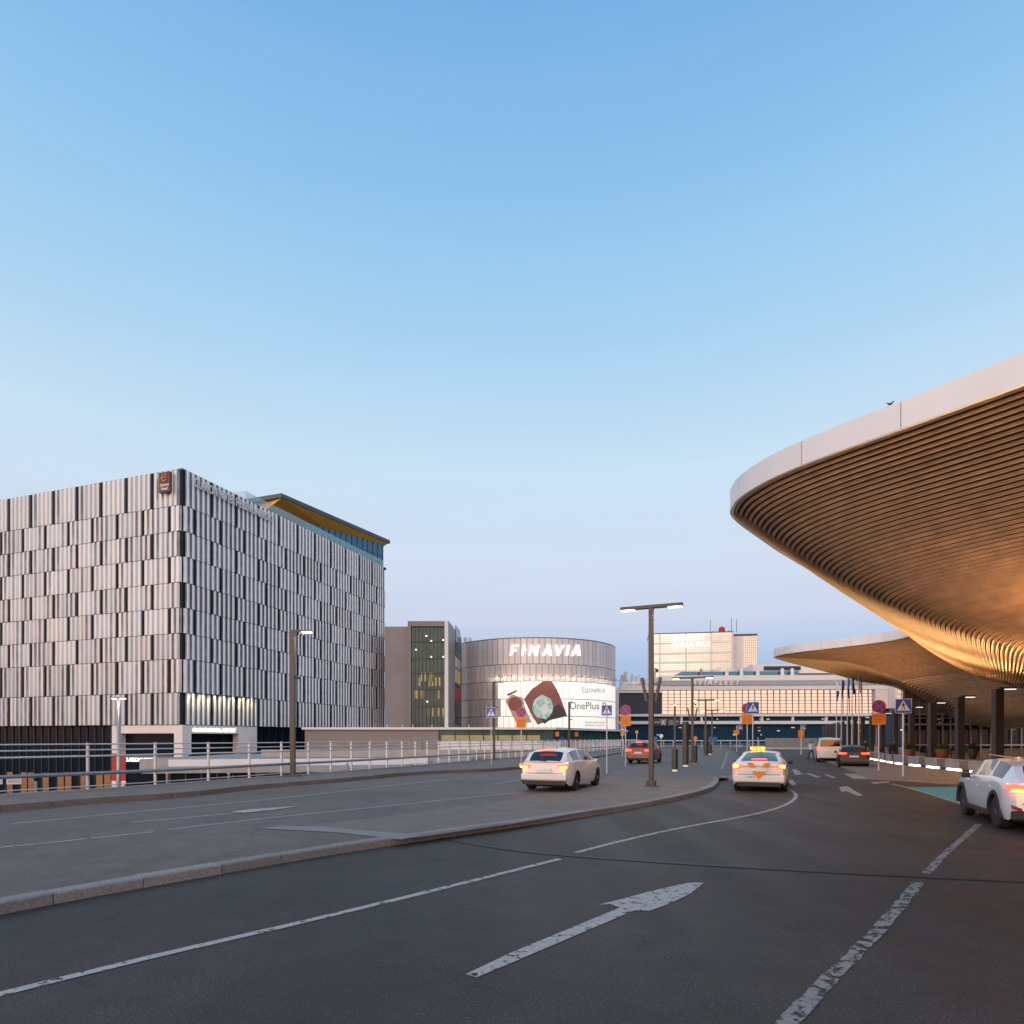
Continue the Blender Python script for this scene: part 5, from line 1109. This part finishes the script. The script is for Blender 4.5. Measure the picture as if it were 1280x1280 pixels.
def nostop(t, z, r=.32, y=0.0, x=0, plate=True, ph=.55):
    mb = MB(); disc(mb, x, y-.03, z, r, y-.01); f = mb.build('sign_disc', M['sred'], t)
    mb = MB(); disc(mb, x, y-.036, z, r*.80, y-.031); mb.build('sign_field', M['sblue'], f)
    mb = MB()
    for a_ in (45,-45):
        c_, s_ = math.cos(math.radians(a_)), math.sin(math.radians(a_)); L_, w = r*.80, r*.10; vprism(mb, [(x+c_*L_-s_*-w, z+s_*L_+c_*-w),(x+c_*L_-s_*w, z+s_*L_+c_*w),(x-c_*L_-s_*w, z-s_*L_+c_*w),(x-c_*L_-s_*-w, z-s_*L_+c_*-w)], y-.042-(a_>0)*.003, y-.037-(a_>0)*.003)
    mb.build('cross', M['sred'], f)
    if plate:
        mb = MB(); mb.box((x-r*.98,y-.03,z-r-.04-ph),(x+r*.98,y-.01,z-r-.04)); p_ = mb.build('plate', M['orange'], t)
        mb = MB()
        for k in range(3): zz = z-r-.04-ph*(.25+.25*k); mb.box((x-r*.72,y-.034,zz-.015),(x+r*(.72-.15*(k==2)),y-.031,zz+.015))
        mb.build('plate_lines', M['sred'], p_)
SA = math.radians(-12)
def sgn(px, pyb, zg, label, name='pedestrian_sign', Y=None):
    Y = Y or (EYE-zg)*FPX/(pyb-HZ); t = thing(name, label, 'sign', at(px,Y)+(zg,), SA if px < 1050 else math.radians(-18)); k = Y/FPX
    return t, Y, (lambda py: EYE+(HZ-py)*k-zg), k
t, Y, zf, k = sgn(614, 956, .26, 'blue pedestrian crossing sign on a thin post by the left lamp'); sign_post(t, zf(884.5)); ped_face(t, zf(890.8), 13*k)
t, Y, zf, k = sgn(651.5, 960, .26, 'round no stopping sign with an orange plate, above the white hatchback', 'no_stopping_sign'); sign_post(t, zf(884)); nostop(t, zf(890.5), 6.3*k, plate=True, ph=12*k)
t, Y, zf, k = sgn(758.5, 967, .12, 'blue pedestrian crossing sign right of the advert on the round car park'); sign_post(t, zf(882)); ped_face(t, zf(888), 13.2*k)
t, Y, zf, k = sgn(782, 958, .12, 'round no stopping sign with an orange plate above the red car', 'no_stopping_sign'); sign_post(t, zf(881), .035); nostop(t, zf(887.7), 6.6*k, plate=True, ph=12.5*k)
t, Y, zf, k = sgn(778, 944, .12, 'small pedestrian sign with a yellow plate low behind the red car'); sign_post(t, zf(908), .05); ped_face(t, zf(911), 6.5*k); mb = MB(); mb.box((-2.2*k,-.03,zf(919.5)),(2.6*k,-.01,zf(914.8))); mb.build('plate', M['orange'], t)
t, Y, zf, k = sgn(934, 945, .0, 'no stopping disc half hidden behind a pedestrian sign, orange plate below, above the taxi', 'no_stopping_sign'); sign_post(t, zf(880), .05); nostop(t, zf(885.5), 6.8*k, plate=True, ph=12.5*k)
t, Y, zf, k = sgn(941, 947, .0, 'blue pedestrian crossing sign above the white taxi'); sign_post(t, zf(878), .05); ped_face(t, zf(884.7), 14.5*k)
t, Y, zf, k = sgn(921, 940, .12, 'small far pedestrian sign over an orange plate left of the taxi roof'); sign_post(t, zf(907), .05); ped_face(t, zf(909), 6*k, x=.4); mb = MB(); mb.box((-4*k,-.03,zf(918)),(3*k,-.01,zf(912.5))); mb.build('plate', M['orange'], t)
t, Y, zf, k = sgn(1001.5, 944, .0, 'far pedestrian sign over a tall orange plate left of the walking man'); sign_post(t, zf(906), .06); ped_face(t, zf(909), 6.5*k, x=.2); mb = MB(); mb.box((-3.6*k,-.03,zf(921.8)),(3.6*k,-.01,zf(912.5))); mb.build('plate', M['orange'], t)
t, Y, zf, k = sgn(1098.5, 965, .0, 'round no stopping sign with an orange plate right of the dark hatchback', 'no_stopping_sign'); sign_post(t, zf(876), .04); nostop(t, zf(883), 8*k, plate=True, ph=14*k)
t, Y, zf, k = sgn(1129, 973, .0, 'largest pedestrian crossing sign, beside the canopy forecourt'); sign_post(t, zf(874), .04); ped_face(t, zf(882.5), 18*k)
for px, py, r, m, lab in ((796,915,2.1,'orange','small orange diamond sign over a pink one right of the red car'),(826.5,920,2.4,'plate','small pale round sign right of the tall lamp pole'),(869,922.5,2.6,'orange','small orange round sign behind the second double lamp'),(947.5,919,2.8,'cloth2','small plum round sign above the taxi roof sign')):
    t, Y, zf, k = sgn(px, 938, .12, lab, 'round_sign', 90); sign_post(t, zf(py-1), .05); mb = MB(); disc(mb, 0, -.05, zf(py), r*k, -.02, 16); mb.build('sign_disc', M[m], t)
for px, lab in ((817,'blue double information board low behind the tall lamp pole'),(891,'blue double information board at the end of the island')):
    t, Y, zf, k = sgn(px, 938, .12, lab, 'info_board', 95); sign_post(t, zf(923), .06); mb = MB(); mb.box((-4.8*k,-.06,zf(928)),(-.2*k,-.02,zf(921))); mb.build('board', M['fblue'], t); mb = MB(); mb.box((.2*k,-.06,zf(928)),(4.8*k,-.02,zf(921))); mb.build('board', M['fblue'], t)
# boards hung on the railing, far left
for px, w, lab in ((0,5,'pale notice board on the railing cut by the left frame edge'),(17.5,15,'white notice board with red heading hung low on the railing')):
    Y = 18.9; t = thing('notice_board', lab, 'sign', at(px,Y,0)[:2]+(.3,), math.radians(22)); mb = MB(); mb.box((-w/2*Y/FPX,-.02,.25),(w/2*Y/FPX,.02,.48)); mb.build('board', M['swhite'], t); mb = MB(); mb.box((-w/2*Y/FPX+.02,-.026,.42),(w/2*Y/FPX-.02,-.021,.46)); mb.build('heading', M['sred'], t)
    mb = MB()
    for q in range(3): mb.box((-w/2*Y/FPX+.03,-.026,.37-.035*q),(w/2*Y/FPX-.03,-.021,.38-.035*q))
    mb.build('text_lines', M['greyp'], t)
# ------------------------------------------------------------------ far fence, barrier wall, guard rail
t = thing('far_railing', 'far white rail and posts closing the road before the far terminal', 'railing')
Y = 128; xa_ = at(782,Y)[0]; xb_ = at(958,Y)[0]
for z, r in ((1.45,.09),(.8,.05),(.4,.05)): mb = MB(); mb.tube((xa_,Y,z),(xb_,Y,z),r,8); mb.build('rail', M['render'] if z > 1 else M['steel'], t)
mp_ = MB(); mp_.box((-.06,-.06,0),(.06,.06,1.4)); mp_ = mp_.mesh('post', M['steelw']); x = xa_
while x < xb_: inst(mp_, t, (x,Y+.05,0), name='post'); x += 1.9
t = thing('barrier_wall', 'long white panelled barrier wall at the end of the right lane', 'wall'); Y = 112
for i in range(8): mb = MB(); a_ = at(957+i*12,Y)[0]; mb.box((a_,Y,0),(a_+1.63,Y+.15,EYE+(HZ-(922.5))*Y/FPX)); mb.build('panel', M['conc'], t)
mb = MB(); mb.box((at(957,Y)[0],Y-.2,.0),(at(1053,Y)[0],Y-.02,.3)); mb.build('base', M['render'], t)
# guard rail fence of slim white bars between sidewalk and podium far part
t = thing('slatted_fence', 'pale fence of close upright bars before the podium, left of the red car', 'fence')
a_ = Vector((at(690,62)[0]-.2,62)); b_ = Vector((at(792,112)[0]-1,112)); nb = 64
fm = MB(); fm.box((-.05,-.05,0),(.05,.05,1.25)); fm = fm.mesh('bar', M['steelw'])
for i in range(nb): p = a_.lerp(b_, i/nb); inst(fm, t, (p.x-1.2,p.y,.26), name='bar')
mb = MB(); mb.tube((a_.x-1.2,a_.y,1.55),(b_.x-1.2,b_.y,1.55),.06,6); mb.build('top_rail', M['steelw'], t)
# ------------------------------------------------------------------ flags
for i, (px, m1, m2, py0, py1) in enumerate(((1047,'swhite','navy',852,877),(1053.2,'navy','black',848.5,874),(1060.5,'fblue','navy',846,873),(1066.5,'navy','navy',840,868),(1075,'fblue','swhite',838,866))):
    Y = 88+(4-i)*6.0; k = Y/FPX; lab = ['leftmost and lowest flagpole with a pale limp flag','second flagpole from the left with a thin black flag','middle flagpole of five with a light and dark blue limp flag','fourth flagpole from the left with a plain navy limp flag','rightmost flagpole of five with a blue and white limp flag'][i]
    t = thing('flagpole', lab, 'flagpole', at(px-1.5,Y)+(0,), 0, 'five flagpoles before the far terminal'); zt = EYE+(HZ-(py0-5))*k; mb = MB(); mb.tube((0,0,0),(0,0,zt),.10,10,.05); mb.build('pole', M['polew'], t)
    z1 = EYE+(HZ-py0)*k; z0 = EYE+(HZ-py1)*k; mb = MB(); n_ = 9; vs = []; 
    for q in range(n_+1):
        v = q/n_; z = z1+(z0-z1)*v
        for c_ in range(5):
            x = .08+(c_/4)*(.34+.16*math.sin(v*5+i))*(1-.25*v); vs.append((x, .12*math.sin(c_*2.2+v*4), z-(c_/4)*.9*(1-v)*.6))
    for q in range(n_):
        for c_ in range(4): mb.f.append((q*5+c_, q*5+c_+1, q*5+c_+6, q*5+c_+5)); mb.m.append(0 if q < 4 else 1)
    mb.v = vs; o = mb.build('flag', [M[m1], M[m2]], t); so_ = o.modifiers.new('s','SOLIDIFY'); so_.thickness = .02
# ------------------------------------------------------------------ people
def person(label, loc, rz, H, shirt, legs, step=.18, bend=0):
    s = H/1.75; me = bpy.data.meshes.new('body'); V = []; E = []; R = []
    def a(p, r, par=None):
        V.append(Vector(p)*s); R.append(r*s)
        if par is not None: E.append((par, len(V)-1))
        return len(V)-1
    pel = a((0,0,.96),.135); sp = a((0,.01,1.15),.125,pel); ch = a((0,.0,1.34),.15,sp); nk = a((0,0,1.49),.062,ch); hd_ = a((0,.0,1.60),.088,nk); a((0,-.01,1.68),.085,hd_)
    for sx in (-1,1):
        hp = a((.09*sx,0,.90),.095,pel); kn = a((.10*sx,-step*sx*.6-.02,.50),.062,hp); an = a((.10*sx,-step*sx*1.2+.04,.09),.042,kn); a((.11*sx,-step*sx*1.2-.12,.035),.035,an)
        sh = a((.185*sx,0,1.40),.062,ch); el = a((.235*sx,step*sx*.4+.02,1.12),.045,sh); wr_ = a((.24*sx,step*sx*.7-.06,.88),.030,el); pm_ = a((.24*sx,step*sx*.75-.08,.81),.034,wr_)
        for q, (dx, dy, ln) in enumerate(((-.0,-.035,.075),(.0,-.012,.085),(0,.012,.08),(0,.034,.06))):
            f1 = a((.24*sx+dx,step*sx*.75-.08+dy,.77),.010,pm_); a((.235*sx+dx,step*sx*.75-.085+dy,.77-ln*.9),.008,f1)
        a((.225*sx,step*sx*.75-.135,.785),.011,pm_)
    me.from_pydata(V, E, []); o = bpy.data.objects.new('tmp', me); C.objects.link(o); md = o.modifiers.new('s','SKIN'); o.modifiers.new('u','SUBSURF').levels = 1
    for i, r in enumerate(R): me.skin_vertices[0].data[i].radius = (r, r*.86)
    me.skin_vertices[0].data[0].use_root = True
    bpy.context.view_layer.update(); dg = bpy.context.evaluated_depsgraph_get(); m2 = bpy.data.meshes.new_from_object(o.evaluated_get(dg)); bpy.data.objects.remove(o)
    t = thing('person', label, 'person', loc, rz); m2.name = 'body'; m2.materials.clear()
    for q in (shirt, legs, M['skin'], M['hair'], M['black']): m2.materials.append(q)
    for p in m2.polygons:
        c_ = p.center/s; p.use_smooth = True
        if c_.z > 1.655 or (c_.z > 1.56 and c_.y > .035): p.material_index = 3
        elif c_.z > 1.475: p.material_index = 2
        elif abs(c_.x) > .19 and c_.z < .90: p.material_index = 2
        elif c_.z > .95 : p.material_index = 0
        elif c_.z < .085: p.material_index = 4
        else: p.material_index = 1
    b = bpy.data.objects.new('body', m2); C.objects.link(b); b.parent = t
    mb = MB(); mb.lathe([(.006,0),(.014,.015),(.006,.04)],6,c=(0,-.095*s,1.585*s)); mb.build('nose', M['skin'], t)
    for sx in (-1,1): mb = MB(); mb.lathe([(.004,-.008),(.009,0),(.004,.008)],6,c=(sx*.03*s,-.083*s,1.625*s)); mb.build('eye', M['black'], t); mb = MB(); mb.box((sx*.082*s,-.012,1.58*s),(sx*.098*s,.012,1.64*s)); mb.build('ear', M['skin'], t)
    mb = MB(); mb.box((-.022,-.089*s,1.548*s),(.022,-.081*s,1.555*s)); mb.build('mouth', M['sred'], t)
    return t
X, Y = at(1014, 54.5); person('man in a white shirt and dark trousers walking on the road left of the van', (X,Y,0), math.radians(10), 1.74, M['shirt'], M['cloth'], .22)
X, Y = at(1081.5, 50); person('person in black standing behind the dark hatchback by the stone wall', (X,Y,.1), math.radians(-40), 1.72, M['cloth'], M['cloth'], .06)
X, Y = at(1112.5, 47.5); person('person in a plum coat bending near the wall beside the large pedestrian sign', (X,Y,.1), math.radians(100), 1.66, M['cloth2'], M['cloth'], .16)
X, Y = at(1117.5, 48.2); person('person in black walking right of the plum coated one', (X,Y,.1), math.radians(70), 1.70, M['cloth'], M['cloth'], .16)
# ------------------------------------------------------------------ planters, cafe furniture and picket fence
for i, (px, r, lab) in enumerate(((1137,5.6,'terracotta bowl planter with grasses by the fourth brown column'),(1178,7.5,'largest terracotta bowl planter right of the third brown column'),(1216,5,'dark leafy planter left of the picket fence'))):
    Y = 56; k = Y/FPX; t = thing('planter', lab, 'planter', at(px,Y)+(.1,)); rr_ = r*k; mb = MB(); mb.lathe([(rr_*.62,0),(rr_*.9,.35),(rr_*1.05,.78),(rr_*1.08,.86),(rr_*.95,.86),(rr_*.9,.76)],20); mb.build('bowl', M['terra'] if i < 2 else M['bronze'], t, smooth=True)
    R_ = random.Random(i); mb = MB()
    for q in range(110):
        a_ = R_.random()*6.28; d_ = R_.random()*rr_*.85; h = .25+R_.random()*.55; x = d_*math.cos(a_); y = d_*math.sin(a_); b_ = R_.uniform(-.25,.25); c_ = R_.uniform(-.25,.25); w = .03+.03*R_.random()
        mb.add([(x-w,y,.74),(x+w,y+.01,.74),(x+b_+w*.8,y+c_,.74+h*.7),(x+b_*1.5,y+c_*1.5,.74+h)], [(0,1,2,3)])
    mb.build('foliage', M['leaf'], t, kind='stuff')
for i, (px, Y, lab) in enumerate(((1155,60,'dark cafe chair behind the fourth brown column'),(1161,61,'dark cafe chair next to the small red sign'),(1192,58,'dark cafe chair right of the largest planter'),(1103,60,'dark chair behind the round no stopping sign'))):
    t = thing('cafe_chair', lab, 'chair', at(px,Y)+(.1,), .6*i, 'dark cafe chairs before the hall'); mb = MB(); mb.box((-.24,-.24,.43),(.24,.24,.48)); mb.build('seat', M['black'], t); mb = MB(); mb.box((-.24,.21,.5),(.24,.25,.92)); mb.build('backrest', M['black'], t)
    for a_, b_ in ((-.2,-.2),(.2,-.2),(-.2,.2),(.2,.2)): mb = MB(); mb.tube((a_,b_,0),(a_,b_,.43),.018,6); mb.build('leg', M['black'], t)
t = thing('cafe_table', 'small dark round cafe table between chairs before the glass hall', 'table', at(1158,60)+(.1,)); mb = MB(); mb.tube((0,0,.72),(0,0,.75),.4,18); mb.build('tabletop', M['black'], t); mb = MB(); mb.tube((0,0,.02),(0,0,.72),.03,8); mb.tube((0,0,0),(0,0,.02),.25,14); mb.build('pedestal', M['black'], t)
t = thing('picket_fence', 'pale wooden picket fence round the cafe terrace at the right frame edge', 'fence'); Y = 50; x = at(1226,Y)[0]
pk = MB(); pk.box((-.035,-.015,.12),(.035,.015,1.0)); pk = pk.mesh('picket', M['wood'])
for i in range(46): inst(pk, t, (x+i*.145,Y+i*.02,.1), name='picket')
for z in (.3,.85): mb = MB(); mb.box((x,Y+.03,z),(x+6.6,Y+.06,z+.07)); mb.build('rail', M['wood'], t)
